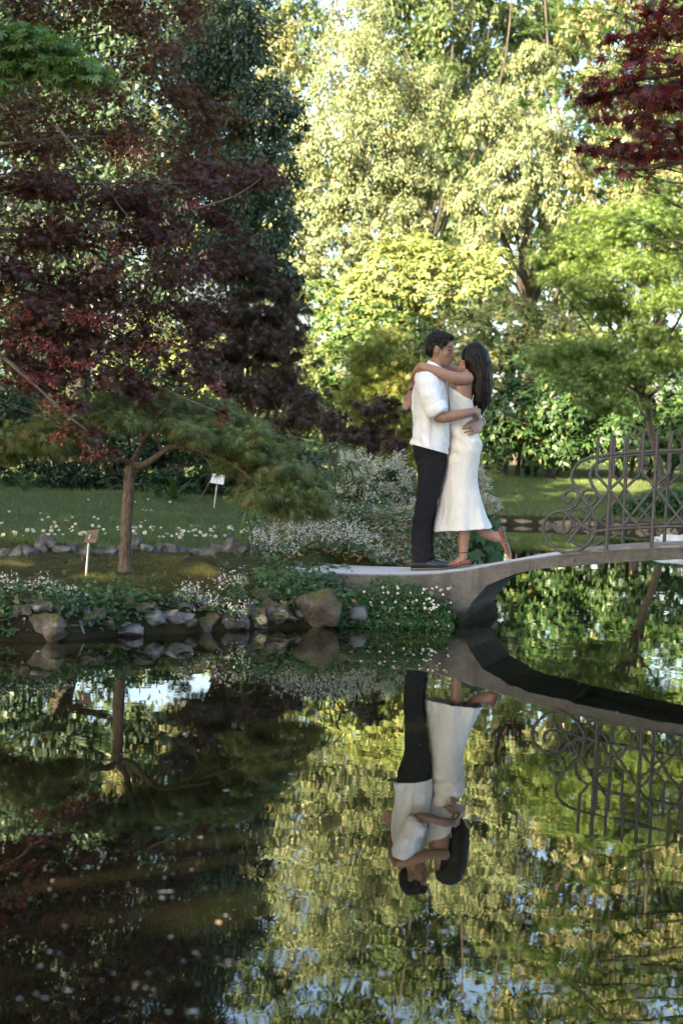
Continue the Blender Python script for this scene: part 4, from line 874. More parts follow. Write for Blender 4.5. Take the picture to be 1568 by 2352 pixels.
def fold_tr(c):
    z = c - np.array(man_o); n1 = vnoise(z, 6, 3); lowz = np.exp(-((z[:, 2] - .10) / .12) ** 2); up_z = np.exp(-((z[:, 2] - .78) / .12) ** 2); kn = np.exp(-((z[:, 2] - .45) / .12) ** 2)
    return .006 * fbm(z * np.array((1, 1, .4)), 10, 3, 6) + .0055 * lowz * np.sin(z[:, 2] * 95 + z[:, 0] * 30 + 4 * n1) + .0028 * (up_z + .8 * kn) * np.sin((z[:, 2] - z[:, 0] * .8) * 80 + 4 * n1)
tr_ = finish(me, 'trousers', M['trousers'], man, man_o, fold_tr); tag(tr_, 'straight black trousers creasing over the shoes')
for hx, tx, dy in ((296, 694, -.09), (380, 655, .10)):
    a_, e_ = Q2(hx, 1395, dy), Q2(tx, 1380, dy - .02)
    if dy > 0: e_ = a_ + (e_ - a_).normalized() * .275
    for p_ in (a_, e_): p_.z = slab_z(p_) + .004
    u_, s_ = shoe(a_, e_, .088, .044, .040); so1 = put(u_, 'shoe', M['shoe_black'], man, man_o); tag(so1, 'worn black leather slip-on shoe')
    put(s_, 'sole', M['sole'], so1, man_o)
# hair
b = MB()
def H(v): return HM @ Vector(v)
r3 = HM.to_3x3()
b.ball(H((-.022, 0, .046)), (.100, .083, .085), 24, 16, r3); b.ball(H((-.064, 0, .002)), (.056, .069, .072), 20, 12, r3); b.ball(H((.032, 0, .098)), (.058, .060, .030), 18, 10, r3); b.ball(H((-.010, 0, .108)), (.07, .06, .026), 18, 10, r3)
for y in (-1, 1): b.ball(H((.018, y * .0725, .020)), (.012, .006, .026), 10, 8, r3); b.ball(H((.03, y * .064, .055)), (.028, .014, .03), 10, 8, r3)
g = random.Random(5)
for k in range(420):
    th = g.uniform(0, 6.28); ph = g.uniform(0, 1.5); d_ = Vector((math.sin(ph) * math.cos(th), math.sin(ph) * math.sin(th), math.cos(ph)))
    p0 = Vector((-.018 + .096 * d_.x, .080 * d_.y, .044 + .083 * d_.z))
    if p0.x > .05 and p0.z < .075: continue
    fl = Vector((-.25, 0, -.25)) if p0.z < .09 else Vector((.55 if p0.x > -.02 else -.3, g.uniform(-.25, .25), .15))
    fl = fl - d_ * fl.dot(d_); fl = fl.normalized() * g.uniform(.02, .036) if fl.length > .01 else Vector((0, 0, 0))
    b.tube([H(p0), H(p0 + fl * .5 + d_ * .007), H(p0 + fl + d_ * .004)], [.0052, .0046, .0012], 5)
me = remesh(b, 'hair', .0034, 1); finish(me, 'hair', M['hair_a'], man, man_o, lambda c: .0016 * vnoise(c * np.array((1, 1, .5)), 170, 4))
for y in (-1, 1):
    eb = MB(); eb.tube([H((.083, y * .014, .029)), H((.082, y * .026, .035)), H((.073, y * .041, .034)), H((.062, y * .051, .027))], [(.0035, .003), (.0048, .003), (.004, .003), (.0015, .0015)], 6); put(eb, 'eyebrow', M['hair_a'], man, man_o)
    ee = MB(); ee.ball(H((.0705, y * .0315, .0085)), (.0125, .0135, .0095), 12, 8, r3); ey = put(ee, 'eye', M['skin_a'], man, man_o)
    el = MB(); el.tube([H((.083, y * .0205, .0035)), H((.0845, y * .030, .001)), H((.079, y * .041, .0025)), H((.072, y * .047, .005))], [.0012, .0026, .0026, .0012], 6); put(el, 'eyelash', M['hair_a'], ey, man_o)
lp = MB(); lp.ball(H((.0855, 0, -.0575)), (.0135, .0225, .0055), 14, 8, r3); lp.ball(H((.0838, 0, -.0675)), (.0135, .0195, .0065), 14, 8, r3); put(lp, 'lips', M['lip'], man, man_o)
wb = MB(); c0, c1 = Q1(1128, 1150, .005), Q1(1136, 1148, .03); ax_ = (Q1(1128, 1150, .03) - Q1(1130, 1155, -.01)).normalized(); ring_ = []
e1 = ax_.orthogonal().normalized(); e2 = ax_.cross(e1)
for k in range(17): a = 2 * math.pi * k / 16; ring_.append(c0 + (e1 * math.cos(a) + e2 * math.sin(a)) * .0335)
wb.tube(ring_, [(.009, .003)] * 17, 6, ref=ax_); put(wb, 'bracelet', M['silver'], man, man_o)
rb = MB(); c0 = Q1(1012, 1252, -.163); d_ = (Q1(932, 1270, -.17) - Q1(1040, 1240, -.15)).normalized(); e1 = d_.orthogonal().normalized(); e2 = d_.cross(e1)
rb.tube([c0 + (e1 * math.cos(2 * math.pi * k / 12) + e2 * math.sin(2 * math.pi * k / 12)) * .0108 for k in range(13)], .0022, 6); put(rb, 'ring', M['silver'], man, man_o)

# --- the woman in the white dress
wo_ = Q1(930, 2010, 0); wom_o = Vector((wo_.x, wo_.y, slab_z(Vector((wo_.x, wo_.y, 0)))))
HW = head_mat(Q1(1033, 440, .0), math.radians(180 - 4), math.radians(16)); sW = .93
b = MB(); head(b, HW, sW)
b.tube([Q1(975, 680), Q1(985, 610), Q1(1010, 520), Q1(1030, 450)], [(.062, .07), (.048, .05), (.044, .046), (.045, .047)], 16)
stack(b, [(Q1(880, 600), Q1(1010, 590), .09), (Q1(835, 630), Q1(1025, 640), .135), (Q1(800, 680), Q1(1030, 720), .150), (Q1(765, 760), Q1(1028, 800), .145), (Q1(760, 880), Q1(1025, 900), .130), (Q1(775, 1000), Q1(1030, 1000), .108), (Q1(780, 1090), Q1(1035, 1090), .105), (Q1(780, 1250), Q1(1070, 1250), .13), (Q1(785, 1400), Q1(1100, 1400), .145)], 26)
na = [Q1(955, 650, -.135), Q1(800, 635, -.185), Q1(620, 565, -.205), Q1(452, 508, -.185)]
b.tube(catmull(na, 4), [.047, .0465, .046, .045, .044, .0425, .041, .0395, .038, .0365, .035, .034, .033], 14); b.ball(na[3], (.033, .034, .033)); b.ball(Q1(965, 645, -.12), (.052, .05, .052))
nf = [Q1(450, 508, -.183), Q1(405, 560, -.12), Q1(365, 630, -.04), Q1(348, 670, .005)]
b.tube(catmull(nf, 3), [.034, .0345, .034, .033, .0315, .03, .028, .026, .0235, .022], 12)
hand(b, Q1(348, 672, .006), Q1(325, 735, .07), [Q1(345, 770, .15), Q1(330, 785, .15), Q1(315, 785, .145), Q1(300, 775, .135)], Q1(300, 770, .03), pw=.034, pt=.013, fr=.0078, nrm=(-1, -.2, .2))
fa = [Q1(900, 600, .13), Q1(820, 555, .17), Q1(650, 545, .23), Q1(520, 560, .26)]
b.tube(catmull(fa, 4), [.045, .0445, .044, .043, .042, .041, .040, .039, .038, .0365, .035, .034, .033], 14); b.ball(fa[3], .034)
ff = [Q1(520, 560, .26), Q1(430, 680, .235), Q1(365, 765, .205), Q1(336, 815, .192)]
b.tube(catmull(ff, 3), [.034, .0345, .034, .033, .0315, .03, .028, .026, .0235, .022], 12)
hand(b, Q1(334, 818, .19), Q1(292, 893, .165), [Q1(232, 998, .150), Q1(258, 1010, .148), Q1(288, 1012, .150), Q1(318, 998, .156)], Q1(335, 930, .12), pw=.036, pt=.014, fr=.0078, nrm=(-.5, -1, .1), bend=.006)
b.tube([Q2(850, 300, -.03), Q2(845, 700, -.03), Q2(848, 940, -.03), Q2(850, 1010, -.03), Q2(842, 1120, -.03), Q2(838, 1215, -.03), Q2(838, 1280, -.03)], [.075, .055, .045, .044, .038, .0325, .033], 14)
b.tube([Q2(838, 1270, -.03), Q2(790, 1305, -.03), Q2(720, 1340, -.03), Q2(662, 1352, -.03)], [(.032, .030), (.028, .030), (.020, .034), (.012, .026)], 12)
b.tube([Q2(850, 300, .07), Q2(900, 720, .09), Q2(1000, 940, .07), Q2(1060, 990, .06), Q2(1140, 1030, .055), Q2(1205, 1060, .05)], [.075, .055, .046, .044, .038, .034], 14)
b.tube([Q2(1200, 1050, .05), Q2(1250, 1070, .05), Q2(1290, 1150, .05), Q2(1322, 1240, .05), Q2(1335, 1270, .05)], [.033, .031, (.024, .032), (.018, .033), (.010, .02)], 12)
b.tube([Q2(1180, 1040, .05), Q2(1225, 1010, .05), Q2(1245, 985, .05)], [.033, .029, .02], 10)
me = remesh(b, 'person', .0044, 6, dec=.4)
co = get_co(me); no = get_no(me); loc = (np.array(HW.inverted()) @ np.c_[co, np.ones(len(co))].T).T[:, :3] / sW
for y in (-1, 1):
    q = np.linalg.norm((loc - np.array((.080, y * .032, .010))) / np.array((.03, .018, .010)), axis=1); co = co - no * (.0030 * np.exp(-q ** 2))[:, None]
set_co(me, co - np.array(wom_o)); me.materials.append(M['skin_b'])
wom = link(bpy.data.objects.new('person', me)); wom.location = wom_o
tag(wom, 'person with long dark hair in white slip dress kicking one heel up', 'person')
def HH(v): return HW @ (Vector(v) * sW)
r3w = HW.to_3x3()
lp = MB(); lp.ball(HH((.0855, 0, -.0575)), (.0130, .021, .0062), 14, 8, r3w); lp.ball(HH((.0838, 0, -.0675)), (.0130, .018, .0070), 14, 8, r3w); put(lp, 'lips', M['lip'], wom, wom_o)
for y in (-1, 1):
    eb = MB(); eb.tube([HH((.084, y * .016, .031)), HH((.081, y * .028, .036)), HH((.070, y * .044, .034))], [(.0028, .002), (.0035, .002), (.001, .001)], 6); put(eb, 'eyebrow', M['hair_b'], wom, wom_o)
# dress
b = MB()
stack(b, [(Q1(752, 742), Q1(985, 905), .140), (Q1(744, 780), Q1(1036, 912), .150), (Q1(746, 850), Q1(1040, 950), .143), (Q1(752, 930), Q1(1046, 990), .130), (Q1(760, 1020), Q1(1050, 1040), .118), (Q1(764, 1110), Q1(1052, 1110), .116), (Q1(766, 1200), Q1(1070, 1200), .128), (Q1(768, 1290), Q1(1106, 1280), .146), (Q1(764, 1390), Q1(1127, 1380), .160), (Q1(752, 1480), Q1(1124, 1480), .164), (Q2(668, 210), Q2(1008, 210), .158), (Q2(656, 330), Q2(984, 330), .150), (Q2(640, 430), Q2(976, 430), .148), (Q2(618, 540), Q2(990, 540), .150), (Q2(594, 660), Q2(1020, 650), .160), (Q2(572, 780), Q2(1046, 760), .160), (Q2(556, 880), Q2(1080, 850), .168), (Q2(545, 960), Q2(1124, 930), .174), (Q2(541, 990), Q2(1138, 962), .176)], 44, 2.15)
me = remesh(b, 'dress', .0065, 2)
hemref = np.array(Q2(850, 1000))
def fold_dress(c):
    z = c - np.array(wom_o); low = np.clip((.62 - z[:, 2]) / .5, 0, 1); ang = np.arctan2(z[:, 1], z[:, 0] - .02)
    waist = np.exp(-((z[:, 2] - .98) / .16) ** 2); n1 = vnoise(z, 4, 3)
    diag = np.sin((z[:, 2] * .8 + z[:, 0] * 1.0) * 62 + 4 * n1); bust = np.exp(-((z[:, 2] - 1.13) / .08) ** 2)
    return .020 * low * np.sin(ang * 6 + 2.2 * n1 + .8) + .005 * low * np.sin(ang * 13 + 3 * n1) + .0065 * waist * diag + .005 * (1 - np.abs(fbm(z * np.array((1.0, 1.0, .45)), 7, 2, 15))).clip(0, 1) ** 4 + .005 * fbm(z * np.array((1, 1, .5)), 9, 3, 9) + .003 * bust * np.sin(z[:, 0] * 80 + n1 * 4)
open_hem(me, Q2(536, 980), Q2(1152, 950))
dr = finish(me, 'dress', M['dress'], wom, wom_o, fold_dress); tag(dr, 'ivory white linen slip dress with flared hem')
sb = MB(); sb.tube(catmull([Q1(1030, 900, -.06), Q1(1046, 800, -.05), Q1(1035, 700, -.06), Q1(985, 610, -.075)], 4), [.004] * 13, 6); put(sb, 'strap', M['dress'], dr, wom_o)
sb = MB(); sb.tube(catmull([Q1(760, 760, -.08), Q1(800, 690, -.12), Q1(900, 600, -.10), Q1(985, 610, -.075)], 4), [.004] * 13, 6); put(sb, 'strap', M['dress'], dr, wom_o)
# shoes
a_, e_ = Q2(922, 1345, -.03), Q2(640, 1345, -.03)
a_.z = slab_z(a_) + .004; e_.z = slab_z(e_) + .004; e_ = a_ + (e_ - a_).normalized() * .215
u_, s_ = shoe(a_, e_, .056, .037, .028); ws = put(u_, 'shoe', M['shoe_brown'], wom, wom_o); put(s_, 'sole', M['sole'], ws, wom_o)
for k0 in (.50, .60):
    c_ = a_.lerp(e_, k0); st = MB(); st.tube([c_ + Vector((.01, -.043, .010)), c_ + Vector((.012, -.035, .040)), c_ + Vector((-.012, 0, .060)), c_ + Vector((-.012, .035, .040)), c_ + Vector((-.01, .043, .010))], [(.0045, .0025)] * 5, 6); put(st, 'strap', M['strap'], ws, wom_o)
a_, e_ = Q2(1262, 938, .05), Q2(1352, 1285, .05); e_ = a_ + (e_ - a_).normalized() * .235
u_, s_ = shoe(a_, e_, .052, .037, .026, up_v=(-1, 0, -.25)); ws = put(u_, 'shoe', M['shoe_brown'], wom, wom_o); put(s_, 'sole', M['sole'], ws, wom_o)
axs = (e_ - a_).normalized(); upv = Vector((-1, 0, -.25)); upv = (upv - axs * upv.dot(axs)).normalized()
for k0 in (.42, .52):
    c_ = a_.lerp(e_, k0); st = MB(); st.tube([c_ + upv * .012 + Vector((0, -.042, 0)), c_ + upv * .04 + Vector((0, -.036, 0)), c_ + upv * .062, c_ + upv * .04 + Vector((0, .036, 0))], [(.0045, .0025)] * 4, 6); put(st, 'strap', M['strap'], ws, wom_o)
ab = MB(); c_ = Q2(836, 1208, -.03); ab.tube([c_ + Vector((math.cos(k * .3927) * .0345, math.sin(k * .3927) * .0345, .004 * math.cos(k * .3927))) for k in range(17)], .003, 6); put(ab, 'anklet', M['cord'], wom, wom_o)
# hair: a heavy fall of wavy locks
b = MB()
b.ball(HH((-.012, 0, .034)), (.108, .090, .098), 24, 16, r3w); b.ball(Q1(1065, 380, 0), (.088, .088, .10), 20, 12)
HS = [(300, 958, 1180, .088), (380, 945, 1215, .097), (470, 962, 1236, .099), (560, 990, 1246, .097), (650, 1006, 1250, .092), (740, 1012, 1248, .086), (820, 1018, 1240, .078), (900, 1034, 1225, .066), (970, 1050, 1195, .048), (1040, 1075, 1145, .022)]
stack(b, [(Q1(l, y), Q1(r_, y), hd * .9) for y, l, r_, hd in HS], 26, 2.0)
g = random.Random(9); ys = [h[0] for h in HS]
def hair_at(y, th, k=1.0):
    l = np.interp(y, ys, [h[1] for h in HS]); r_ = np.interp(y, ys, [h[2] for h in HS]); hd = np.interp(y, ys, [h[3] for h in HS])
    return Q1((l + r_) / 2 + (r_ - l) / 2 * math.cos(th) * k, y, hd * math.sin(th) * k)
for k in range(330):
    th = g.uniform(0, 2 * math.pi); y0 = g.uniform(300, 620); y1 = min(1075, y0 + g.uniform(260, 620)); ph = g.uniform(0, 6.28); amp = g.uniform(.03, .10); pts = []
    for i in range(11):
        y = y0 + (y1 - y0) * i / 10; wv = amp * math.sin(y / 42 + ph) * sstep(420, 700, np.array(y)); pts.append(hair_at(y, th + wv, 1.0 + .05 * math.sin(y / 55 + ph * 2)))
    rr = g.uniform(.004, .0085); b.tube(pts, [rr * .5] + [rr] * 7 + [rr * .8, rr * .5, rr * .15], 6)
for sgn in (-1, 1):
    for k in range(26):      # locks falling beside the cheek
        q = k / 25; p0 = HH((.062 - .09 * q, sgn * (.030 + .03 * q), .118 - .004 * q)); p1 = HH((.070 - .075 * q, sgn * (.070 + .012 * q), .045)); p2 = HH((.050 - .07 * q, sgn * .082, -.035)); p3 = Q1(985 + 60 * q, 600 + 160 * g.random(), sgn * -.075 * -1 if sgn > 0 else -.085)
        b.tube(catmull([p0, p1, p2, p3], 4), [.004] + [.006] * 10 + [.004, .001], 6)
for (pts_) in ([(1030, 760), (995, 800), (990, 850), (1015, 890), (1030, 920)], [(1040, 720), (1005, 770), (985, 825), (1000, 870)], [(1215, 800), (1245, 860), (1235, 930), (1200, 980)], [(1100, 960), (1090, 1010), (1110, 1050), (1105, 1075)], [(1150, 940), (1165, 1000), (1140, 1040)]):
    b.tube(catmull([Q1(x, y, -.07) for x, y in pts_], 4), [.005] * (4 * (len(pts_) - 1)) + [.001], 6)
me = remesh(b, 'hair', .0040, 1, dec=.6); tag(finish(me, 'hair', M['hair_b'], wom, wom_o, lambda c: .0014 * vnoise(c * np.array((1, 1, .35)), 150, 4)), 'long wavy dark brown hair down the back')

lh = MB(); g = random.Random(19)
for k in range(150):        # loose strands round the fall of hair
    th = g.uniform(0, 2 * math.pi); y0 = g.uniform(320, 760); y1 = min(1095, y0 + g.uniform(160, 420)); ph = g.uniform(0, 6.28); q = g.uniform(1.04, 1.13); pts = []
    for i in range(9):
        y = y0 + (y1 - y0) * i / 8; pts.append(hair_at(min(y, 1040), th + .09 * math.sin(y / 48 + ph), 1.0 + (q - 1) * math.sin(math.pi * min(1, .15 + i / 8)) + .03 * math.sin(y / 40 + ph)) + Vector((0, 0, -.00064 * max(0, y - 1040))))
    lh.tube(pts, [.0011] * 7 + [.0008, .0004], 4)
put(lh, 'loose_hair', M['hair_b'], wom, wom_o)
# ------------------------------------------------------------------ far wood closing the view
g = np.random.default_rng(71); L = []
for k in range(190):
    x = -34 + 70 * g.random(); yy = g.uniform(66, 86); hh = g.uniform(1, 23) * (.85 + .15 * math.sin(x * .9 + 1))
    L.append((x, yy, hh, g.uniform(2, 3.2), 2, g.uniform(1.8, 3.0)))
for k in range(36): L.append((-32 + 68 * k / 35, 64 + g.uniform(0, 4), g.uniform(1.0, 3.5), 2.2, 1.5, 2.6))
for k in range(70): L.append((g.uniform(0, 17), g.uniform(61, 67), g.uniform(7, 21), g.uniform(1.5, 2.6), 1.5, g.uniform(1.3, 2.4)))
leaf_ = crown_cloud(L, 3900, 27, .46, clump_r=.30, droop=.6, shell=.2, jit=.5, seed=72)
fw = leaf_part('far_wood', leaf_, T_DIAMOND, M['oak_green'], None); tag(fw, 'distant green wood seen between the trees', 'wood', kind='stuff')

T_SPRIG5 = one_island(star([(-82, .75), (-41, .97), (0, 1.08), (41, .97), (82, .75)], 0.25))
# ------------------------------------------------------------------ red maple hanging over the bank
def offset_mb(mb, base): mb.V = [tuple(Vector(v) - Vector(base)) for v in mb.V]; return mb
b = (-4.3, 11.6, ghz(-4.3, 11.6) - .03); rm = empty('red_maple', b); tag(rm, 'dark purple red Japanese maple spreading its tiers over the bank', 'tree')
rust = [(330, 60, 95, 30, 12.6), (200, 190, 110, 30, 12.4), (60, 250, 110, 30, 12.2), (400, 200, 90, 30, 12.8), (300, 310, 120, 30, 12.5), (120, 330, 110, 30, 12.2), (440, 310, 80, 26, 12.9), (60, 20, 110, 40, 12.6), (220, -20, 120, 40, 12.8), (420, 20, 70, 40, 12.9), (380, 110, 80, 30, 12.4), (100, -110, 130, 50, 12.6), (300, -150, 120, 50, 12.8), (0, 140, 100, 30, 12.0), (-120, 60, 130, 90, 12.4), (450, 390, 80, 22, 12.9), (130, -250, 150, 60, 12.8), (330, -280, 120, 50, 13)]
purp = [(90, 420, 140, 28, 11.6), (280, 440, 140, 28, 11.8), (470, 420, 100, 24, 12.1), (560, 400, 70, 18, 12.3), (150, 520, 140, 28, 11.5), (350, 530, 120, 28, 11.8), (40, 610, 120, 28, 11.3), (230, 630, 130, 28, 11.5), (400, 620, 95, 28, 11.9), (90, 700, 130, 28, 11.3), (290, 720, 110, 26, 11.6), (420, 720, 80, 26, 11.9), (40, 790, 110, 26, 11.2), (200, 800, 120, 26, 11.4), (350, 800, 95, 26, 11.7), (450, 800, 60, 24, 12.0), (100, 860, 90, 24, 11.2), (500, 500, 60, 22, 12.3), (470, 860, 55, 18, 11.9), (-120, 560, 140, 120, 11.6), (-110, 760, 120, 60, 11.4), (160, 930, 60, 18, 11.0), (200, 990, 50, 20, 10.9), (235, 1035, 42, 16, 10.8), (120, 900, 50, 18, 11.1), (508, 900, 26, 20, 11.5), (510, 950, 18, 22, 11.5), (270, 870, 80, 20, 11.3)]
Lr = [LB(x, y, d, rx * 1.05, rz * 1.55, rx) for x, y, rx, rz, d in rust]; Lp = [LB(x, y, d, rx * 1.05, rz * 1.5 if rx > 60 else rz, rx) for x, y, rx, rz, d in purp]
gj = random.Random(88)
def sibs(Ls, n_): return [(l[0] + gj.uniform(-.22, .22), l[1] + gj.uniform(-.1, .5), l[2] + gj.uniform(-.14, .14), l[3] * .8, l[4] * .8, l[5]) for l in Ls for _ in range(n_)]
Lr2, Lp2 = Lr + sibs(Lr, 1), Lp + sibs([l for l in Lp if l[3] > .18], 1)
mb = MB(); limbs(mb, b, up(b, 1.7, .25, -.1), Lr[::2] + Lp[::2], .052, 81, sag=-.05, extra=3, tip=.12)
for pts, r_ in (([(-60, 545), (60, 556), (190, 562), (260, 545)], .016), ([(110, 556), (180, 610), (280, 690), (330, 760)], .012), ([(130, 290), (180, 350), (250, 440), (310, 520)], .012), ([(150, 905), (190, 960), (240, 1040)], .006), ([(505, 850), (508, 910), (512, 985)], .004), ([(0, 640), (60, 560), (90, 480)], .014), ([(450, 480), (540, 450), (600, 410)], .008)):
    pa = catmull([P(x, y, 11.6) for x, y in pts], 4); mb.tube(pa, [max(.003, r_ * (1 - .7 * i / len(pa))) for i in range(len(pa))], 7)
offset_mb(mb, b).build('trunk', M['twig'], rm, True)
args = dict(clump_r=.42, flat=.60, droop=.50, outward=.7, shell=.05, up=1.0, jit=.35)
cr = crown_cloud(Lr2, 1500, 14, .035, seed=82, **args); cp = crown_cloud(Lp2, 1900, 16, .036, seed=83, **args)
nr_, cp = split_near(cp, 300); leaf_objects(nr_, T_MAPLE, M['red_leaf'], rm, b)
leaf_part('crown', cp, T_SPRIG5, M['red_leaf'], rm, b); tag(leaf_part('crown', cr, T_SPRIG5, M['rust_leaf'], rm, b), 'rust and bronze upper foliage')
sl = [LB(x, y, d, rx, rz) for x, y, rx, rz, d in ((180, 720, 60, 16, 11.1), (60, 720, 60, 16, 11.0), (90, 790, 70, 16, 10.9), (230, 740, 60, 14, 11.2), (350, 790, 50, 16, 11.4), (170, 830, 70, 14, 11.0), (140, 1000, 34, 20, 10.8), (215, 1040, 40, 20, 10.7), (80, 870, 60, 14, 10.9), (110, 930, 40, 16, 10.8), (500, 890, 20, 26, 11.4), (512, 965, 14, 20, 11.4), (440, 470, 40, 16, 11.7), (270, 560, 50, 14, 11.3), (300, 350, 90, 40, 12), (160, 25, 25, 18, 11.4))]
leaf_part('seed_cluster', crown_cloud(sl, 240, 11, .024, clump_r=.22, droop=.9, shell=.1, up=.1, jit=.6, seed=84), T_DIAMOND, M['samara'], rm, b)
sl = [LB(x, y, d, 12, 14) for x, y, d in ((20, 460, 11), (50, 490, 11), (90, 470, 11), (155, 500, 11.1), (250, 510, 11.1), (215, 590, 11), (220, 610, 11), (380, 500, 11.4), (420, 470, 11.5), (330, 20, 11.8), (470, 580, 11.6), (60, 500, 11))]
leaf_part('dry_seed_cluster', crown_cloud(sl, 36, 6, .028, clump_r=.5, droop=1.2, shell=.1, up=.1, jit=.3, seed=85), T_DIAMOND, M['tan_samara'], rm, b)

b = (-4.9, 10.6, ghz(-4.9, 10.6) - .03)
L = [LB(x, y, 9.6, rx, rz, rx * .8) for x, y, rx, rz in ((40, 70, 90, 16), (110, 105, 90, 15), (190, 150, 75, 14), (60, 150, 100, 16), (150, 180, 80, 13), (-60, 90, 110, 30), (20, 110, 90, 20), (230, 180, 40, 9), (120, 140, 70, 12), (-50, 190, 80, 20))]
tree('green_maple', 'fresh green maple bough reaching in front of the red maple', 'tree', b, (-4.2, 10.2, 2.6), L, .09, dict(clumps=260, per=11, size=.046, clump_r=.42, flat=.35, droop=.4, outward=.9, shell=.05, up=1.0, jit=.3), T_MAPLE5, 'green_maple', 'twig', parts=200, seed=86, extra=2, sag=-.05)
b = (6.3, 9.6, ghz(6.3, 9.6) - .03)
L = [LB(x, y, d, rx, rz, rx * .8) for x, y, rx, rz, d in ((1500, 30, 85, 20, 9.6), (1550, 75, 70, 20, 9.4), (1470, 80, 60, 15, 9.7), (1430, 125, 60, 14, 9.6), (1520, 140, 80, 18, 9.4), (1420, 185, 85, 15, 9.6), (1370, 215, 65, 12, 9.7), (1480, 215, 90, 18, 9.5), (1550, 230, 60, 20, 9.3), (1430, 270, 80, 15, 9.6), (1520, 290, 80, 18, 9.4), (1400, 335, 65, 12, 9.6), (1480, 350, 85, 14, 9.5), (1360, 345, 30, 8, 9.7), (1430, 390, 55, 9, 9.5), (1550, 350, 50, 16, 9.4), (1640, 150, 90, 70, 9.5), (1640, 320, 80, 50, 9.5), (1620, 20, 80, 50, 9.5), (1330, 220, 25, 8, 9.7), (1560, -70, 110, 40, 9.6), (1700, -60, 100, 60, 9.6))]
tree('purple_maple', 'wine red maple boughs with large pointed leaves above the bridge', 'tree', b, (5.0, 9.6, 2.8), L, .11, dict(clumps=330, per=8, size=.050, clump_r=.50, flat=.55, droop=.4, outward=.9, shell=.05, up=.9, jit=.45), T_MAPLE, 'purple_leaf', 'twig', parts=300, seed=87, extra=2, sag=-.05)

# ------------------------------------------------------------------ small weeping lace leaf maple
TD = 11.8
b0 = P(288, 1314, TD); b = (b0.x, b0.y, ghz(b0.x, b0.y) - .01); lm = empty('weeping_maple', b); tag(lm, 'small umbrella shaped lace leaf maple on a bare upright trunk', 'tree')
mb = MB()
def vp(pts, d=TD, dd=0): return catmull([P(x, y, d + dd * i / max(1, len(pts) - 1)) for i, (x, y) in enumerate(pts)], 5)
pa = vp([(288, 1322), (288, 1300), (289, 1250), (292, 1180), (297, 1110), (301, 1062)]); k = mpp(TD)
mb.tube(pa, [k * (27 if i < 2 else 22 if i < 4 else 17.5 if i < 6 else 14.5 - 2.5 * i / len(pa)) * (1 + .05 * math.sin(i * 2.3)) for i in range(len(pa))], 14)
for pts, r0, r1, dd in (([(301, 1066), (280, 1056), (262, 1058), (235, 1050), (190, 1030)], 8, 3, -.3), ([(302, 1064), (318, 1040), (330, 1012), (332, 985), (310, 960)], 9, 3, .3), ([(330, 1010), (350, 985), (362, 960), (380, 940)], 6, 2.5, -.3), ([(304, 1066), (328, 1068), (350, 1055), (372, 1040), (400, 1026), (440, 1030), (490, 1046), (520, 1058)], 9, 3.5, -.2),
                         ([(374, 1038), (362, 1012), (350, 985)], 5, 2.5, .3), ([(440, 1030), (468, 1050), (488, 1078), (480, 1110), (462, 1140), (455, 1160)], 2.0, .6, -.4), ([(486, 1090), (470, 1130), (452, 1152)], 1.6, .7, -.4), ([(452, 1150), (458, 1180), (466, 1205)], 1.2, .5, -.4), ([(490, 1046), (540, 1070), (600, 1120), (640, 1160)], 4, 1.2, -.3), ([(520, 1058), (590, 1070), (660, 1110)], 3.5, 1.2, .3), ([(262, 1058), (200, 1000), (120, 985), (60, 1010)], 5, 1.5, .4), ([(540, 1130), (556, 1160), (540, 1190)], 1.3, .5, -.3), ([(600, 1120), (570, 1150), (548, 1180)], 1.4, .5, -.3), ([(325, 1020), (340, 940), (420, 920), (520, 950)], 5, 1.6, .1)):
    q = vp(pts, TD, dd); mb.tube(q, [k * (r0 + (r1 - r0) * i / (len(q) - 1)) for i in range(len(q))], 8)
offset_mb(mb, b).build('trunk', M['bark'], lm, True)
L = [LB(x, y, TD + dd, rx, rz, rx * .9) for x, y, rx, rz, dd in ((330, 925, 130, 20, 0), (450, 930, 120, 24, .1), (220, 935, 110, 22, 0), (120, 970, 105, 22, .1), (60, 1010, 80, 24, .1), (540, 970, 95, 26, 0), (600, 1020, 95, 32, 0), (640, 1070, 90, 34, -.1), (680, 1120, 75, 34, -.1), (560, 1060, 80, 34, .2), (500, 1000, 90, 30, .1), (610, 1130, 85, 30, .1), (170, 1020, 80, 20, .2), (715, 1150, 42, 26, -.1), (400, 965, 90, 22, .3), (660, 1170, 60, 20, 0), (20, 1050, 50, 14, .1), (570, 1010, 80, 30, -.3), (620, 1095, 70, 34, .3), (600, 1130, 60, 26, -.2), (470, 1000, 70, 20, -.3), (740, 1165, 30, 18, 0), (300, 960, 90, 22, -.4), (90, 1000, 90, 26, -.3), (430, 985, 80, 20, -.4), (-60, 1000, 90, 30, 0))]
cl = crown_cloud(L, 780, 20, .064, clump_r=.38, flat=.40, droop=.62, outward=.8, shell=.05, up=.7, jit=.3, seed=88)
leaf_part('crown', cl, T_LACE, M['lace_leaf'], lm, b)

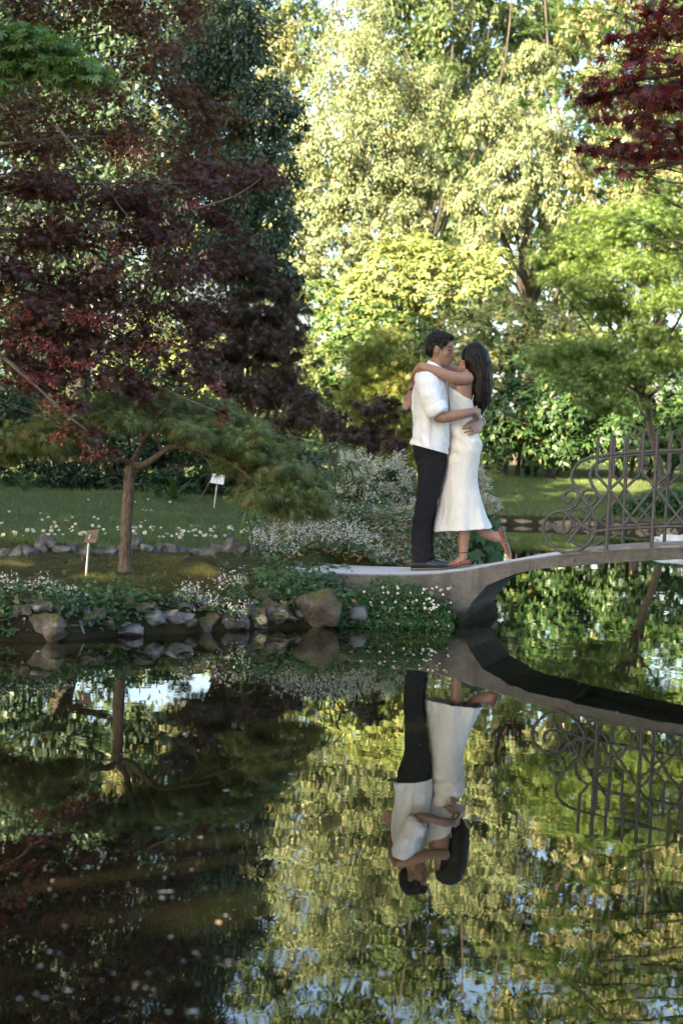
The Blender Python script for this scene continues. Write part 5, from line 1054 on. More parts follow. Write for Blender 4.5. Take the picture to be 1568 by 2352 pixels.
# ------------------------------------------------------------------ rocks
m, n, bb, o = new_mat('rock')
f1 = noise_n(n, 7, 9, .7); f2 = noise_n(n, 22, 6, .65); f3 = noise_n(n, 3, 5, .6)
cr_ = ramp(n, f1, [(.36, (.020, .017, .013)), (.50, (.060, .052, .042)), (.60, (.11, .10, .088)), (.69, (.30, .29, .27))])
gg = n.nodes.new('ShaderNodeNewGeometry'); sx = n.nodes.new('ShaderNodeSeparateXYZ'); n.links.new(gg.outputs['Normal'], sx.inputs[0])
mu = n.nodes.new('ShaderNodeMath'); mu.operation = 'MULTIPLY'; n.links.new(sx.outputs[2], mu.inputs[0]); n.links.new(f3, mu.inputs[1])
cr_ = mixc(n, ramp(n, mu.outputs[0], [(.14, (0, 0, 0)), (.34, (1, 1, 1))]), cr_, ramp(n, f2, [(.3, (.03, .028, .010)), (.7, (.085, .08, .022))]))
n.links.new(cr_, bb.inputs['Base Color']); bb.inputs['Roughness'].default_value = .95; bump_n(n, bb, f2, .9, .02); M['rock'] = m
M['white_rock'] = plain_mat('white_rock', (.33, .32, .30), (.55, .54, .51), 5, .9, .6, .03)
M['grey_rock'] = plain_mat('grey_rock', (.035, .036, .038), (.19, .19, .185), 9, .92, .8, .02, detail=9, lo=.38, hi=.68)
M['kerb'] = plain_mat('kerb', (.09, .062, .035), (.22, .17, .10), 4, .95, .6, .02)
ico = bmesh.new(); bmesh.ops.create_icosphere(ico, subdivisions=4, radius=1.0)
IV = np.array([v.co[:] for v in ico.verts]); IF = np.array([[v.index for v in f.verts] for f in ico.faces]); ico.free()
def rock(c, r, seed, label, mat='rock', name='rock', group=None, rough=.5, parent=None):
    v = IV.copy(); g_ = np.random.default_rng(seed)
    for k_ in range(13):               # flat faces
        d_ = unit(g_.normal(size=(1, 3)))[0]; lim = g_.uniform(.42, .80); q = v @ d_; v = v - np.outer(np.maximum(q - lim, 0), d_) * .9
    s0 = np.array((seed * 3.1, seed * 1.7, seed * .9)); v = v * (1 + rough * .55 * fbm(v + s0, 1.6, 5, seed) + .05 * np.abs(vnoise(v + s0, 7, seed)))[:, None]
    me = mesh_np(name, v * np.array(r), IF, M[mat], True); o_ = bpy.data.objects.new(name, me); o_.location = c; o_.rotation_euler = (0, 0, g_.uniform(-.5, .5)); TRI[0] += len(IF)
    link(o_, parent)
    if label: tag(o_, label, 'rock', group)
    return o_
RK = [(25, 1466, 95, 92, .0, 'pale lichen spotted rock at the water under white blossom wisps', 'rock'), (98, 1474, 80, 78, -.1, 'pointed triangular grey rock standing at the water edge', 'rock'), (168, 1466, 62, 40, 0, 'low dark rock beside the pointed triangular one', 'grey_rock'), (400, 1452, 80, 40, 0, 'flat wet brown rock under the bank below the small tree', 'rock'), (468, 1450, 75, 56, 0, 'slanting pale topped rock wedged at the waterline', 'rock'), (522, 1449, 70, 44, 0, 'squat pale based rock beneath trailing white blossoms', 'rock'), (528, 1392, 84, 66, .25, 'grey rock in the bank behind trailing white blossoms', 'grey_rock'), (625, 1442, 90, 62, .0, 'mossy brown rock hung with round leaves at the water', 'rock'), (735, 1443, 118, 90, .05, 'biggest white crusted boulder at the water edge', 'rock'), (824, 1440, 78, 58, 0, 'smooth dark grey stone between the boulder and the daisies', 'grey_rock'), (655, 1372, 90, 70, .25, 'moss topped rock above the biggest boulder', 'rock'), (455, 1275, 66, 50, .55, 'moss capped rock crowning the earthen mound', 'rock'), (485, 1288, 40, 34, .5, 'small pale rock leaning on the moss capped one', 'rock'), (670, 1278, 100, 44, 1.2, 'rough dark grey rock beside the leaf rosette', 'grey_rock'), (590, 1300, 60, 36, .8, 'round mossy stone near the daisy lawn edge', 'rock'), (1008, 1428, 56, 44, .05, 'tan stone resting against the concrete pier', 'rock'), (365, 1425, 60, 40, .1, 'brown stone half buried in the mossy bank', 'rock'), (300, 1462, 70, 30, .0, 'flat wet stone in the dark water below the grass tuft', 'grey_rock'), (245, 1440, 60, 44, .1, 'round brown rock behind the grass tuft', 'rock'), (575, 1420, 60, 56, .05, 'upright pale streaked rock over the waterline', 'rock')]
for i, (x, y, wd, ht, back, lab, mt) in enumerate(RK):
    p = PZ(x, y, 0.0); kk = mpp(p.y)
    if back > .2:
        p = P(x, y, p.y + back)
    zb = p.z if back > .2 else 0.0
    rock((p.x, p.y + wd * kk * .34, zb + ht * kk * .34), (wd * kk * .64, wd * kk * .5, ht * kk * .72), 100 + i, lab, mt)
for i in range(54):
    x = 5 + 720 * random.random(); p = PZ(x, 1474 - 34 * min(1, x / 700), 0.0); kk = mpp(p.y); wd, ht = random.uniform(30, 80), random.uniform(26, 60); bk = random.choice((0, 0, .04, .08, .12, .2))
    rock((p.x, p.y + wd * kk * .3 + bk, max(0, ghz(p.x, p.y + .05 + bk) - .02) + ht * kk * (.1 if bk else .2)), (wd * kk * .55, wd * kk * .4, ht * kk * .55), 220 + i, 'small rough stone among the leaves of the pond bank', random.choice(('rock', 'rock', 'grey_rock')), 'bank_stone', 'small stones in the pond bank')
for i in range(23):
    x = 6 + i * 27.5 + random.uniform(-6, 6); p = PZ(x, 1272 + random.uniform(-3, 3) + (x - 300) * .004, .30); wd, ht = random.uniform(40, 62), random.uniform(30, 46); kk = mpp(p.y)
    rock((p.x, p.y, ghz(p.x, p.y) + ht * kk * .25), (wd * kk * .5, wd * kk * .38, ht * kk * .55), 140 + i, 'weathered grey stone in the row edging the daisy lawn', 'grey_rock', 'edging_stone', 'stones edging the daisy lawn')
p = PZ(1560, 1262, 0); rock((p.x + .1, p.y, .02), (.52, .36, .34), 170, 'white boulder standing in the pond behind the iron railing', 'white_rock')
p = PZ(1478, 1262, 0); rock((p.x + .05, p.y + .2, -.02), (.26, .22, .09), 171, 'low pale stone just breaking the water beside the white boulder', 'white_rock')
for i in range(16):
    q = i / 15; px = 2.35 + 6.6 * q; py = float(np.interp(px, [2.2, 2.8, 4.2, 6.2, 8.6], [30.0, 31.2, 31.6, 31.0, 31.3])) + .02
    rock((px, py, .03), (.27, .11, .10), 180 + i, 'long brown stone block in the kerb of the far bank', 'kerb', 'edging_stone', 'stones edging the far bank', .2)

# ------------------------------------------------------------------ plant labels on stakes
def quad_plate(c4, th, name, mat, parent, origin):
    c4 = [Vector(c) for c in c4]; nv = (c4[1] - c4[0]).cross(c4[3] - c4[0]).normalized() * th; mb_ = MB()
    mb_.add(c4 + [c + nv for c in c4], [(0, 1, 2, 3), (7, 6, 5, 4), (0, 4, 5, 1), (1, 5, 6, 2), (2, 6, 7, 3), (3, 7, 4, 0)]); return offset_mb(mb_, origin).build(name, mat, parent)
M['zinc'] = plain_mat('zinc', (.30, .29, .27), (.42, .41, .38), 40, .5, .1, .001, metallic=.5)
M['brown_plate'] = plain_mat('brown_plate', (.10, .075, .05), (.17, .13, .09), 12, .6, .1, .002)
M['white_plate'] = plain_mat('white_plate', (.60, .62, .64), (.68, .70, .72), 12, .5, .05, .001)
p = P(198, 1303, 11.45); b = (p.x, p.y, ghz(p.x, p.y)); sg = empty('plant_label', b); tag(sg, 'brown backed plant label tilted on a thin metal stake in moss', 'sign')
mb = MB(); mb.tube([Vector(b) - Vector((0, 0, .05)), P(205, 1240, 11.45), P(208, 1228, 11.44)], [.0075, .0075, .006], 8); offset_mb(mb, b).build('stake', M['zinc'], sg)
quad_plate([P(203, 1217, 11.50), P(229, 1214, 11.50), P(221, 1246, 11.42), P(192, 1247, 11.42)], .004, 'plate', M['brown_plate'], sg, b)
mb = MB(); mb.tube([P(203, 1216.5, 11.497), P(229, 1213.5, 11.497)], .0035, 6); offset_mb(mb, b).build('rim', M['bark_dark'], sg)
p = P(491, 1162, 20.2); b = (p.x, p.y, ghz(p.x, p.y)); sg = empty('plant_label', b); tag(sg, 'white plant label plate on a thin stake at the back of the lawn', 'sign')
mb = MB(); mb.tube([Vector(b) - Vector((0, 0, .05)), P(499, 1110, 20.2)], [.009, .009], 8); offset_mb(mb, b).build('stake', M['zinc'], sg)
quad_plate([P(486, 1087, 20.16), P(518, 1092, 20.16), P(513, 1113, 20.12), P(482, 1108, 20.12)], .006, 'plate', M['white_plate'], sg, b)
mb = MB(); q = P(492, 1094, 20.12); mb.tube([q, q - Vector((0, .006, 0))], [.008, .006], 8); offset_mb(mb, b).build('screw', M['bark_dark'], sg)

# ------------------------------------------------------------------ grass and low growth
def off_slab(x, y, mrg=.04):
    r_ = np.stack([x, y], 1) - np.array(BO[:2]); s_ = r_ @ np.array(BA[:2]); t_ = r_ @ np.array(BB[:2]); return ~((t_ > -mrg) & (t_ < BW + mrg) & (s_ > -.75))
def scatter(n_, x0, x1, y0, y1, g_):
    x = g_.uniform(x0, x1, n_); y = g_.uniform(y0, y1, n_); return x, y
def blades(name, label, x, y, h, mat, g_, lean=.45, ok=None):
    z = ground_h(x, y); pos = np.stack([x, y, z - .004], 1); n_ = len(x)
    tip = g_.normal(size=(n_, 3)) * lean; tip[:, 2] = 1; nrm = g_.normal(size=(n_, 3)); nrm[:, 1] -= 1.0
    o_ = leaf_part(name, (pos, tip, nrm, h * g_.uniform(.5, 1.4, n_)), T_GRASS, M[mat], None); tag(o_, label, 'grass', kind='stuff')
g = np.random.default_rng(91)
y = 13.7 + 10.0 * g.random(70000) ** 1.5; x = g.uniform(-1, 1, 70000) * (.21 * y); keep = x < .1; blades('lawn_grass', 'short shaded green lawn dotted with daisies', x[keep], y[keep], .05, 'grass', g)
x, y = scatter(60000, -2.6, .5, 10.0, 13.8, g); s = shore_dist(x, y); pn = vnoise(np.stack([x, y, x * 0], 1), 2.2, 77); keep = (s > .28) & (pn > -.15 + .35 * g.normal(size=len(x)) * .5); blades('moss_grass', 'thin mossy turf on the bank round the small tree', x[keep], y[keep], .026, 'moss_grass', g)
x, y = scatter(36000, 1.2, 9.5, 31.2, 42, g); s = shore_dist(x, y); keep = (s > .2) & (np.abs(x) < .24 * y); blades('far_grass', 'lawn grass coloured as sunlit beyond the pond', x[keep], y[keep], .07, 'sun_toned_grass', g)
# leafy trailing growth along the water edge
def cover(name, label, cat, pos, size, tmpl, mat, g_, lift=.05, up_=1.0, jit=.6, tipdrop=.2):
    n_ = len(pos); pos = pos.copy(); pos[:, 2] += np.abs(g_.normal(size=n_)) * lift
    tip = g_.normal(size=(n_, 3)); tip[:, 2] = tip[:, 2] * .4 - tipdrop; nrm = g_.normal(size=(n_, 3)) * jit; nrm[:, 2] += up_; nrm[:, 1] -= .35
    o_ = leaf_part(name, (pos, tip, nrm, size * g_.uniform(.55, 1.35, n_)), tmpl, M[mat], None); return tag(o_, label, cat, kind='stuff')
x, y = scatter(90000, -2.4, .9, 9.7, 13.0, g); s = shore_dist(x, y); pn = fbm(np.stack([x, y, x * 0], 1), 2.6, 3, 55)
dens = np.exp(-((s - .18) / .22) ** 2) * np.clip(.5 + pn * 1.2, 0, 1); dens += .9 * (x > -.55) * (s > .1) * (s < .75); dens += 1.6 * (s < .15) * np.clip(.55 + pn, 0, 1); keep = (g.random(len(x)) < dens * .36) & (s > .012) & off_slab(x, y)
pos = np.stack([x, y, ground_h(x, y)], 1)[keep]; idx = g.random(len(pos))
cover('bank_greenery', 'small heart shaped green leaves creeping over the stony bank', 'ground cover', pos[idx < .5], .030, T_ROUND, 'broad', g)
cover('bank_herbs', 'fine dark green herbs tangled over the stony bank', 'ground cover', pos[idx >= .5], .05, T_OVAL, 'fern', g, .07)
x, y = scatter(2600, -2.4, .2, 10.2, 13.6, g); s = shore_dist(x, y); mo_ = P(440, 1290, 11.9); wt = .25 + 1.2 * np.exp(-(((x - mo_.x) / .35) ** 2 + ((y - mo_.y) / .35) ** 2)); keep = (s > .25) & (g.random(len(x)) < wt) & off_slab(x, y)
cover('leaf_litter', 'brown fallen leaves scattered on the mossy bank and mound', 'leaf litter', np.stack([x, y, ground_h(x, y) + .006], 1)[keep], .028, T_OVAL, 'litter', g, .004, 1.6, .4, 0.0)
# variegated carpet behind the bridge end
x, y = scatter(24000, -.55, 1.32, 12.95, 15.6, g); s = shore_dist(x, y); keep = (s > .03) & (((np.stack([x, y], 1) - np.array(BO[:2])) @ np.array(BB[:2])) > BW + .05)
x, y = x[keep], y[keep]; hump = .10 + .30 * sstep(13.2, 14.6, y) * (1 - sstep(.9, 1.3, x)) + .05 * vnoise(np.stack([x, y, x * 0], 1), 3, 4); lay = g.random(len(x)) ** .5
pos = np.stack([x, y, ground_h(x, y) + hump * lay], 1); cover('variegated_carpet', 'cream edged variegated leaves carpeting the soil behind the bridge end', 'ground cover', pos, .05, T_DIAMOND, 'varieg', g, .02)
pk = pos[(lay > .9)][::4]; pk[:, 2] += .03; cover('carpet_blossom', 'tiny white blossoms over the variegated carpet', 'ground cover', pk, .022, T_SPRIG, 'petal', g, .02)

# ------------------------------------------------------------------ flowers and plants one by one
def flower_mesh(nm, petals, r, mat, mat2):
    mb_ = MB()
    for k_ in range(petals):
        a = 2 * math.pi * k_ / petals; d_ = Vector((math.cos(a), math.sin(a), 0)); s_ = Vector((-math.sin(a), math.cos(a), 0)); w_ = r * 2.4 / petals
        mb_.add([d_ * r * .2 - s_ * w_ * .4, d_ * r * .85 - s_ * w_ + Vector((0, 0, r * .1)), d_ * r + Vector((0, 0, r * .06)), d_ * r * .85 + s_ * w_ + Vector((0, 0, r * .1)), d_ * r * .2 + s_ * w_ * .4], [(0, 1, 2, 3, 4)])
    n0 = len(mb_.F); mb_.ball((0, 0, r * .05), (r * .36, r * .36, r * .2), 8, 4); me_ = mb_.mesh(nm, mat); me_.materials.append(mat2)
    for p_ in me_.polygons[n0:]: p_.material_index = 1
    return me_
F_W = flower_mesh('daisy', 9, .012, M['petal'], M['pollen']); F_P = flower_mesh('daisy_pink', 9, .011, M['petal_pink'], M['pollen'])
gr = random.Random(15)
for k_ in range(240):       # daisies in the lawn
    vx = gr.uniform(0, 600); q = gr.random(); vy = 1250 - 92 * q ** 1.25 if vx < 420 or gr.random() < .3 else 1248 - 50 * gr.random()
    for zz in (.33, .38, .45, .5): p = PZ(vx, vy, zz); zg = ghz(p.x, p.y); p = PZ(vx, vy, zg)
    if p.y > 22 or p.y < 13.75: continue
    o_ = bpy.data.objects.new('daisy', F_W); o_.location = (p.x, p.y, zg + .055 + .004 * (p.y - 14)); o_.rotation_euler = (gr.uniform(.3, 1.1), gr.uniform(-.4, .4), gr.uniform(-.6, .6)); s_ = gr.uniform(1.0, 1.7); o_.scale = (s_, s_, s_); link(o_); tag(o_, 'small white daisy open in the shaded lawn', 'daisy', 'daisies in the shaded lawn')
# the mat of fleabane hanging over the water by the pier
c0 = PZ(910, 1438, 0); b = (c0.x, c0.y + .12, ghz(c0.x, c0.y + .12)); er = empty('fleabane', b); tag(er, 'green mat of fleabane with white daisies trailing beside the concrete pier', 'flowering plant')
g = np.random.default_rng(95); n_ = 7000
u_, w_ = g.random(n_), g.random(n_); vx = 775 + 255 * u_; top_ = 1432 - 108 * np.sin(np.pi * np.clip(u_ * .92 + .06, 0, 1)) ** .7; vy = top_ + (1450 - top_) * w_ ** .8
dd = 11.92 - .22 * w_ + .10 * g.normal(size=n_) * .6 + .12 * (u_ - .5)
pos = np.array([P(a, c_, d_)[:] for a, c_, d_ in zip(vx, vy, dd)]); pos[:, 2] = np.maximum(pos[:, 2], .012)
tip = g.normal(size=(n_, 3)) * .6; tip[:, 2] += .25; tip[:, 1] -= .35; nrm = g.normal(size=(n_, 3)) * .6; nrm[:, 1] -= .8
leaf_part('foliage', (pos, tip, nrm, .032 * g.uniform(.6, 1.4, n_)), T_BLADE if False else (T_DIAMOND[0] * np.array((.55, 1, 1)), T_DIAMOND[1]), M['fern'], er, b)
ms = MB()
for k_ in range(85):
    u0 = gr.random() ** .8; vx0 = 800 + 235 * u0; vy0 = gr.uniform(1340 + 20 * abs(u0 - .5), 1452); p = P(vx0, vy0, 11.74 + gr.uniform(-.05, .1)); p.z = max(p.z, .03)
    q = p + Vector((gr.uniform(-.02, .02), .07, -.05)); ms.tube([q, q.lerp(p, .6) + Vector((0, 0, .012)), p], [.0012, .001, .0009], 4)
    o_ = bpy.data.objects.new('flower_head', F_P if gr.random() < .2 else F_W); o_.location = p - Vector(b); o_.rotation_euler = (gr.uniform(.6, 1.4), gr.uniform(-.5, .5), gr.uniform(-.5, .5)); s_ = gr.uniform(.6, 1.0); o_.scale = (s_, s_, s_); link(o_, er)
offset_mb(ms, b).build('stem', M['fern'], er)
# white wispy blossom tufts
def wisp(c, h, wd, nfl, seed, label, group=None):
    c = Vector(c); rt = empty('blossom_tuft', c); tag(rt, label, 'flowering plant', group); g_ = np.random.default_rng(seed); mb_ = MB(); P_ = []
    for k_ in range(max(5, nfl // 14)):
        e = Vector((g_.normal() * wd * .45, g_.normal() * wd * .25, h * g_.uniform(.45, 1.1))); mb_.tube([Vector((g_.normal() * .02, g_.normal() * .02, 0)), e * .5 + Vector((0, 0, .02)), e], [.0018, .0014, .0008], 4)
        for j in range(14):
            t_ = g_.uniform(.45, 1.0); P_.append(np.array(e) * t_ + g_.normal(size=3) * np.array((.03, .03, .025)))
    mb_.build('stem', M['fern'], rt); P_ = np.array(P_); P_ = np.concatenate([P_, P_ + g_.normal(size=P_.shape) * .008]); n2 = len(P_)
    tip = g_.normal(size=(n2, 3)); tip[:, 2] -= .3; nrm = g_.normal(size=(n2, 3)); nrm[:, 1] -= .6
    leaf_part('blossom', (P_ + np.array(c), tip, nrm, .0155 * g_.uniform(.6, 1.3, n2)), T_SPRIG if False else (T_DIAMOND[0] * np.array((1.1, 1, 1)), T_DIAMOND[1]), M['petal'], rt, c)
    k_ = 30; pos = g_.normal(size=(k_, 3)) * np.array((wd * .35, wd * .2, .02)) + np.array(c); pos[:, 2] = c.z + .01 + np.abs(g_.normal(size=k_)) * .02; tip = g_.normal(size=(k_, 3)); tip[:, 2] = .2; nrm = g_.normal(size=(k_, 3)) * .4; nrm[:, 2] += 1; nrm[:, 1] -= .4
    leaf_part('foliage', (pos, tip, nrm, .04 * g_.uniform(.6, 1.3, k_)), T_ROUND, M['broad'], rt, c)
for i, (x, y, d, h, wd, nf, lab) in enumerate(((22, 1352, 10.05, .09, .12, 60, 'white blossom tuft over the pale lichen spotted rock'), (88, 1352, 10.3, .10, .10, 60, 'white blossom tuft above the pointed triangular rock'), (135, 1385, 10.3, .10, .12, 90, 'white blossom tuft on the bank beside the low dark rock'), (172, 1392, 10.5, .07, .08, 50, 'sparse white blossom tuft near the round brown rock'), (425, 1372, 10.9, .12, .14, 110, 'white blossom tuft trailing over the slanting rock'), (470, 1395, 10.95, .12, .12, 100, 'thick white blossom tuft between bank rocks'), (525, 1350, 11.2, .14, .12, 110, 'tall white blossom tuft above the grey bank rock'), (540, 1410, 11.0, .09, .10, 70, 'drooping white blossom tuft over the squat pale rock'),
                                             (610, 1250, 13.2, .20, .20, 240, 'airy white blossom tuft beside the daisy lawn'), (680, 1245, 13.1, .26, .22, 320, 'fullest airy white blossom tuft under the weeping maple'), (735, 1240, 13.0, .28, .20, 320, 'airy white blossom tuft in front of the umbrella sedge'), (790, 1245, 13.1, .26, .18, 260, 'airy white blossom tuft next to the striped blades'), (835, 1258, 13.2, .17, .16, 160, 'airy white blossom tuft above the leaf rosette'), (870, 1285, 13.3, .12, .14, 100, 'low white blossom tuft between rosette and black trousers'), (645, 1270, 12.8, .10, .14, 80, 'small white blossom tuft by the rough dark rock'))):
    p = P(x, y, d); wisp((p.x, p.y, max(ghz(p.x, p.y), p.z - h * .2)), h, wd, nf, 200 + i, lab, 'white blossom tufts')
# leaf rosettes: every leaf a part
def rosette(name, c, nl, ln, seed, label, mat, tmpl=T_OVAL, rise=(.15, .9), wide=1.6, group=None, cat='plant'):
    rt = empty(name, c); tag(rt, label, cat, group); g_ = np.random.default_rng(seed); a = g_.uniform(0, 6.283, nl); r_ = np.linspace(0, 1, nl) ** .7
    el = rise[1] + (rise[0] - rise[1]) * r_; tip = np.stack([np.cos(a), np.sin(a), el], 1); nrm = np.stack([-np.cos(a) * el, -np.sin(a) * el, np.ones(nl)], 1)
    pos = np.stack([np.cos(a) * .02 + g_.normal(size=nl) * .012, np.sin(a) * .02, .015 + .02 * (1 - r_)], 1)
    tm = (tmpl[0] * np.array((wide, 1, 1.5)), tmpl[1]); leaf_objects((pos, tip, nrm, ln * g_.uniform(.75, 1.2, nl)), tm, M[mat], rt, (0, 0, 0)); return rt
for i, (x, y, d, nl, ln, lab) in enumerate(((785, 1300, 12.95, 34, .15, 'broad leaf rosette growing against the back of the concrete slab'), (742, 1310, 12.75, 14, .085, 'small round leaved rosette at the slab end'), (866, 1306, 12.98, 12, .08, 'low leaf rosette beside the black shoe heel'), (520, 1296, 12.0, 12, .06, 'pale leaf rosette on the earthen mound'), (335, 1420, 10.75, 12, .09, 'bright leaf rosette on the bank over dark water'), (385, 1400, 10.85, 10, .07, 'green leaf rosette beside the half buried brown stone'), (122, 1442, 10.0, 9, .11, 'large drooping leaf plant over the pointed rock'), (300, 1335, 10.9, 9, .05, 'tiny leaf rosette in the moss before the small tree'), (640, 1262, 12.9, 14, .08, 'yellowish leaf rosette among airy white blossom'), (612, 1262, 12.6, 12, .07, 'scallop leaved rosette at the edge of the daisy lawn'))):
    p = P(x, y, d); rosette('leaf_rosette', (p.x, p.y, ghz(p.x, p.y) + .005), nl, ln, 300 + i, lab, 'broad', group='leaf rosettes')
# big lobed leaves behind the standing leg
p = P(1105, 1285, 14.0); b = (p.x, p.y, max(.1, ghz(p.x, p.y))); ol = empty('oakleaf_hydrangea', b); tag(ol, 'leafy hydrangea with white plumes rising behind the dress hem', 'shrub')
g = np.random.default_rng(97); tm = palmate([(-70, .65), (-36, .9), (0, 1.05), (36, .9), (70, .65)], .24); n_ = 42; pos, tip, nrm, sz = [], [], [], []
ms = MB()
for k_ in range(n_):
    q = P(gr.uniform(1070, 1150), gr.uniform(1180, 1288), 14 + gr.uniform(-.15, .25)); pos.append(q[:]); tip.append((gr.uniform(-1, 1), -.5, -.55)); nrm.append((gr.uniform(-.3, .3), -.8, .7)); sz.append(gr.uniform(.08, .13))
    r0 = Vector(b) + Vector((gr.uniform(-.06, .06), .05, 0)); ms.tube([r0, r0.lerp(q, .5) + Vector((0, .04, .05)), q], [.004, .003, .002], 5)
leaf_objects((np.array(pos), np.array(tip, float), np.array(nrm, float), np.array(sz)), tm, M['fern'], ol, b)
L = [LB(1098, 1090, 14.2, 16, 22), LB(1108, 1120, 14.2, 18, 18), LB(1118, 1150, 14.1, 18, 14), LB(1135, 1160, 14.1, 18, 14), LB(1102, 1145, 14.2, 14, 20)]
for l in L:
    q = Vector(l[:3]); r0 = Vector(b) + Vector((0, .05, 0)); ms.tube([r0, r0.lerp(q, .6) + Vector((.02, .03, .03)), q + Vector((0, 0, .04))], [.004, .003, .002], 5)
    leaf_part('plume', crown_cloud([l], 26, 14, .028, clump_r=.35, droop=.1, shell=.2, jit=.6, seed=int(l[0] * 1000) % 97), T_DIAMOND, M['plume'], ol, b)
offset_mb(ms, b).build('stem', M['fern'], ol)
def plume_bush(label, spots, d, seed):
    cs = [LB(x, y, d, r_, r_ * 1.1) for x, y, r_ in spots]; c_ = np.array([l[:3] for l in cs]).mean(0); b = (c_[0], c_[1], ghz(c_[0], c_[1])); rt = empty('plume_bush', b); tag(rt, label, 'shrub'); ms = MB()
    for l in cs: ms.tube([b, (np.array(b) + np.array(l[:3])) / 2 + np.array((.03, 0, .1)), l[:3]], [.007, .005, .003], 5)
    offset_mb(ms, b).build('stem', M['bark'], rt); leaf_part('plume', crown_cloud(cs, 110, 26, .030, clump_r=.34, droop=.1, shell=.2, jit=.6, seed=seed), T_DIAMOND, M['plume'], rt, b)
    leaf_part('foliage', crown_cloud([(l[0], l[1] + .1, l[2] - l[5] * .8, l[3] * 1.3, l[4], l[5]) for l in cs], 80, 16, .07, clump_r=.35, shell=.1, seed=seed + 1), T_OVAL, M['fern'], rt, b)
plume_bush('creamy plumed bush behind the umbrella sedge', [(800, 1050, 26), (830, 1080, 30), (800, 1110, 26), (850, 1120, 26), (870, 1070, 20)], 16.5, 401)
plume_bush('creamy plumed bush showing beside the black trousers', [(905, 1060, 24), (930, 1100, 28), (900, 1130, 26), (940, 1150, 22), (915, 1170, 26)], 16.8, 403)
# umbrella sedge: stems with a whorl of blades
def sedge(label, heads, d, base_v, seed):
    p = P(*base_v, d); b = (p.x, p.y, ghz(p.x, p.y)); rt = empty('umbrella_sedge', b); tag(rt, label, 'plant', 'umbrella sedges'); g_ = np.random.default_rng(seed); C_ = []
    for x, y, ln, nb in heads:
        q = P(x, y, d + g_.uniform(-.2, .2)); r0 = Vector(b) + Vector((g_.uniform(-.08, .08), g_.uniform(-.08, .08), 0)); ms = MB(); ms.tube(catmull([r0, r0.lerp(q, .55) + Vector((g_.uniform(-.03, .03), 0, .02)), q], 4), .005, 6); offset_mb(ms, b).build('stem', M['blade'], rt, True)
        a = np.linspace(0, 6.283, nb, endpoint=False) + g_.uniform(0, 1); dr_ = g_.uniform(-.55, .35, nb); tip = np.stack([np.cos(a), np.sin(a) * .8, dr_], 1)
        C_.append((np.tile(np.array(q), (nb, 1)), tip, np.stack([-np.cos(a) * dr_, -np.sin(a) * dr_, np.ones(nb)], 1), ln * g_.uniform(.75, 1.2, nb)))
    leaf_objects(cat_clouds(*C_), (T_BLADE[0] * np.array((1.5, 1, 1.6)), T_BLADE[1]), M['blade'], rt, b, 'blade')
sedge('tall umbrella sedge with whorls of narrow blades among white plumes', [(708, 1018, .19, 11), (775, 1024, .26, 20), (800, 1070, .24, 16), (830, 1105, .26, 18), (760, 1090, .24, 14), (780, 1140, .26, 18), (845, 1150, .22, 14), (800, 1175, .24, 18)], 14.3, (775, 1235), 411)
sedge('short umbrella sedge under the weeping maple tips', [(575, 1130, .2, 12), (590, 1165, .2, 12), (565, 1175, .18, 10), (608, 1190, .2, 12)], 13.8, (585, 1235), 412)
# grass tufts and ferns on the bank
def tuft(x, y, d, nb, ln, seed, label, mat='fern', cat='plant', name='grass_tuft'):
    p = P(x, y, d); b = (p.x, p.y, max(.01, ghz(p.x, p.y))); rt = empty(name, b); tag(rt, label, cat); g_ = np.random.default_rng(seed); a = g_.uniform(0, 6.283, nb); el = g_.uniform(.3, 1.6, nb)
    leaf_objects((g_.normal(size=(nb, 3)) * np.array((.02, .02, .003)), np.stack([np.cos(a), np.sin(a), el], 1), np.stack([-np.cos(a) * el, -np.sin(a) * el, np.ones(nb)], 1), ln * g_.uniform(.6, 1.2, nb)), (T_BLADE[0] * np.array((1.3, 1, 2.2)), T_BLADE[1]), M[mat], rt, (0, 0, 0), 'blade')
tuft(268, 1440, 10.45, 60, .15, 421, 'dark green grass tuft hanging over the water'); tuft(345, 1440, 10.8, 30, .10, 422, 'thin grass tuft by the flat wet rock'); tuft(212, 1400, 10.5, 26, .09, 423, 'short grass tuft beside sparse white blossom'); tuft(955, 1330, 12.1, 22, .10, 424, 'thin grass blades sprouting at the slab edge under the shoes')
tuft(400, 1128, 20.8, 26, .40, 425, 'upright green fern in the shade at the lawn back', 'fern', 'fern', 'fern'); tuft(365, 1132, 21, 22, .32, 426, 'smaller fern leaning beside the upright one', 'fern', 'fern', 'fern'); tuft(60, 1135, 21.5, 24, .36, 427, 'fern at the foot of the dark thicket', 'fern', 'fern', 'fern')
bush('low_bush', 'low dark green bush on the far bank behind the railing', 'bush', [LB(1470, 1160, 33, 50, 22), LB(1530, 1150, 33, 50, 26), LB(1590, 1160, 33, 60, 28), LB(1430, 1175, 33, 30, 14)], dict(clumps=170, per=22, size=.12, clump_r=.28, droop=.3, shell=.5, jit=.4), T_OVAL, 'fern', 431, 6)

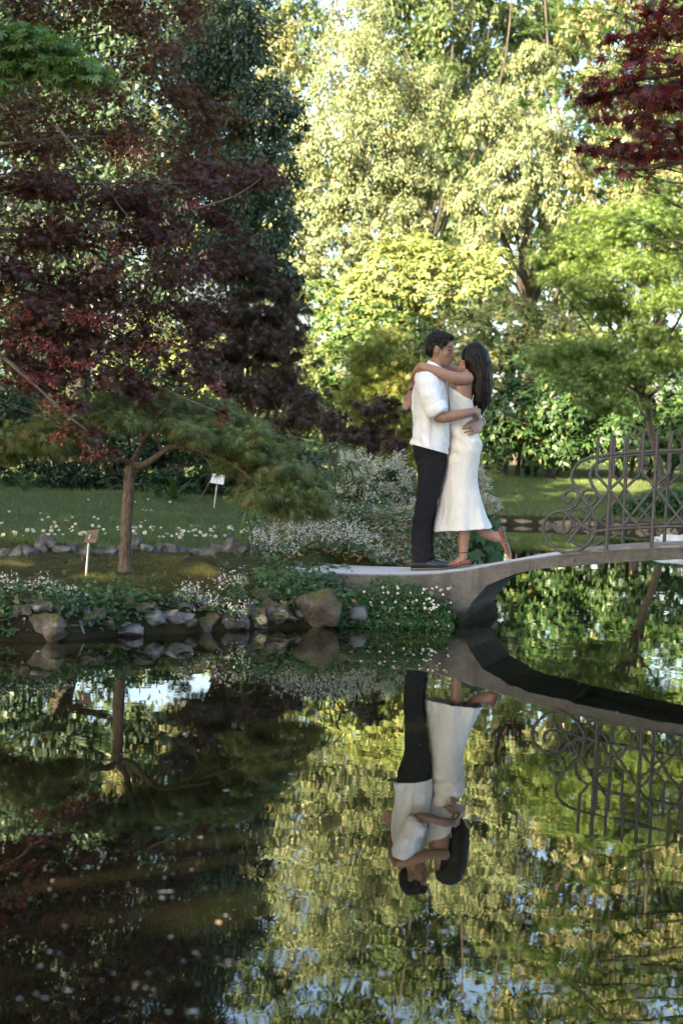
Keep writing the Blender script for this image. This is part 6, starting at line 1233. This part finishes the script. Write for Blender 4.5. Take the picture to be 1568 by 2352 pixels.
# ------------------------------------------------------------------ on and in the water
PET = mesh_np('floating_petal', np.array([(math.cos(a) * (1 + .25 * math.cos(3 * a)), math.sin(a) * .62, .05 * math.cos(2 * a)) for a in np.linspace(0, 6.283, 9)[:-1]] + [(0, 0, .12)]), np.array([(8, k_, (k_ + 1) % 8) for k_ in range(8)]), M['float_petal'])
PET2 = PET.copy(); PET2.materials.clear(); PET2.materials.append(M['tan_samara'])
for k_ in range(220):
    vy = 1480 + 860 * gr.random() ** .8; vx = gr.uniform(5, 1563)
    if 600 < vx < 1120 and 1540 < vy < 2050 and gr.random() < .6: continue
    p = PZ(vx, vy, .002)
    if shore_dist(np.array([p.x]), np.array([p.y]))[0] > -.1: continue
    tan = gr.random() < .18; o_ = bpy.data.objects.new('fallen_seed' if tan else 'floating_petal', PET2 if tan else PET); o_.location = p; o_.rotation_euler = (0, 0, gr.uniform(0, 6.28)); s_ = gr.choice((.004, .005, .006, .008, .011)) * gr.uniform(.8, 1.15); o_.scale = (s_, s_, s_ * .6); link(o_)
    tag(o_, 'tan fallen seed floating on the dark pond' if tan else 'tiny white petal floating on the dark pond', 'seed' if tan else 'petal', 'tan seeds on the water' if tan else 'white petals on the water')
p = PZ(22, 2128, -.03); mb = MB(); prof = [(.075, -.55), (.085, -.3), (.098, -.05), (.112, -.02), (.114, -.008), (.096, -.007), (.086, -.03), (.075, -.3), (.01, -.32)]; V, F = [], []
for r_, z_ in prof:
    for k_ in range(28): a = 2 * math.pi * k_ / 28; V.append((r_ * math.cos(a), r_ * math.sin(a), z_))
for i in range(len(prof) - 1):
    for k_ in range(28): F.append((i * 28 + k_, i * 28 + (k_ + 1) % 28, (i + 1) * 28 + (k_ + 1) % 28, (i + 1) * 28 + k_))
mb.add(V, F); M['clay'] = plain_mat('clay', (.022, .016, .009), (.045, .032, .018), 14, .9, .3, .01)
pot = mb.build('sunken_pot', M['clay'], None, True); pot.location = (p.x, p.y, 0); tag(pot, 'round clay pot rim sunk just under the dark water', 'pot')
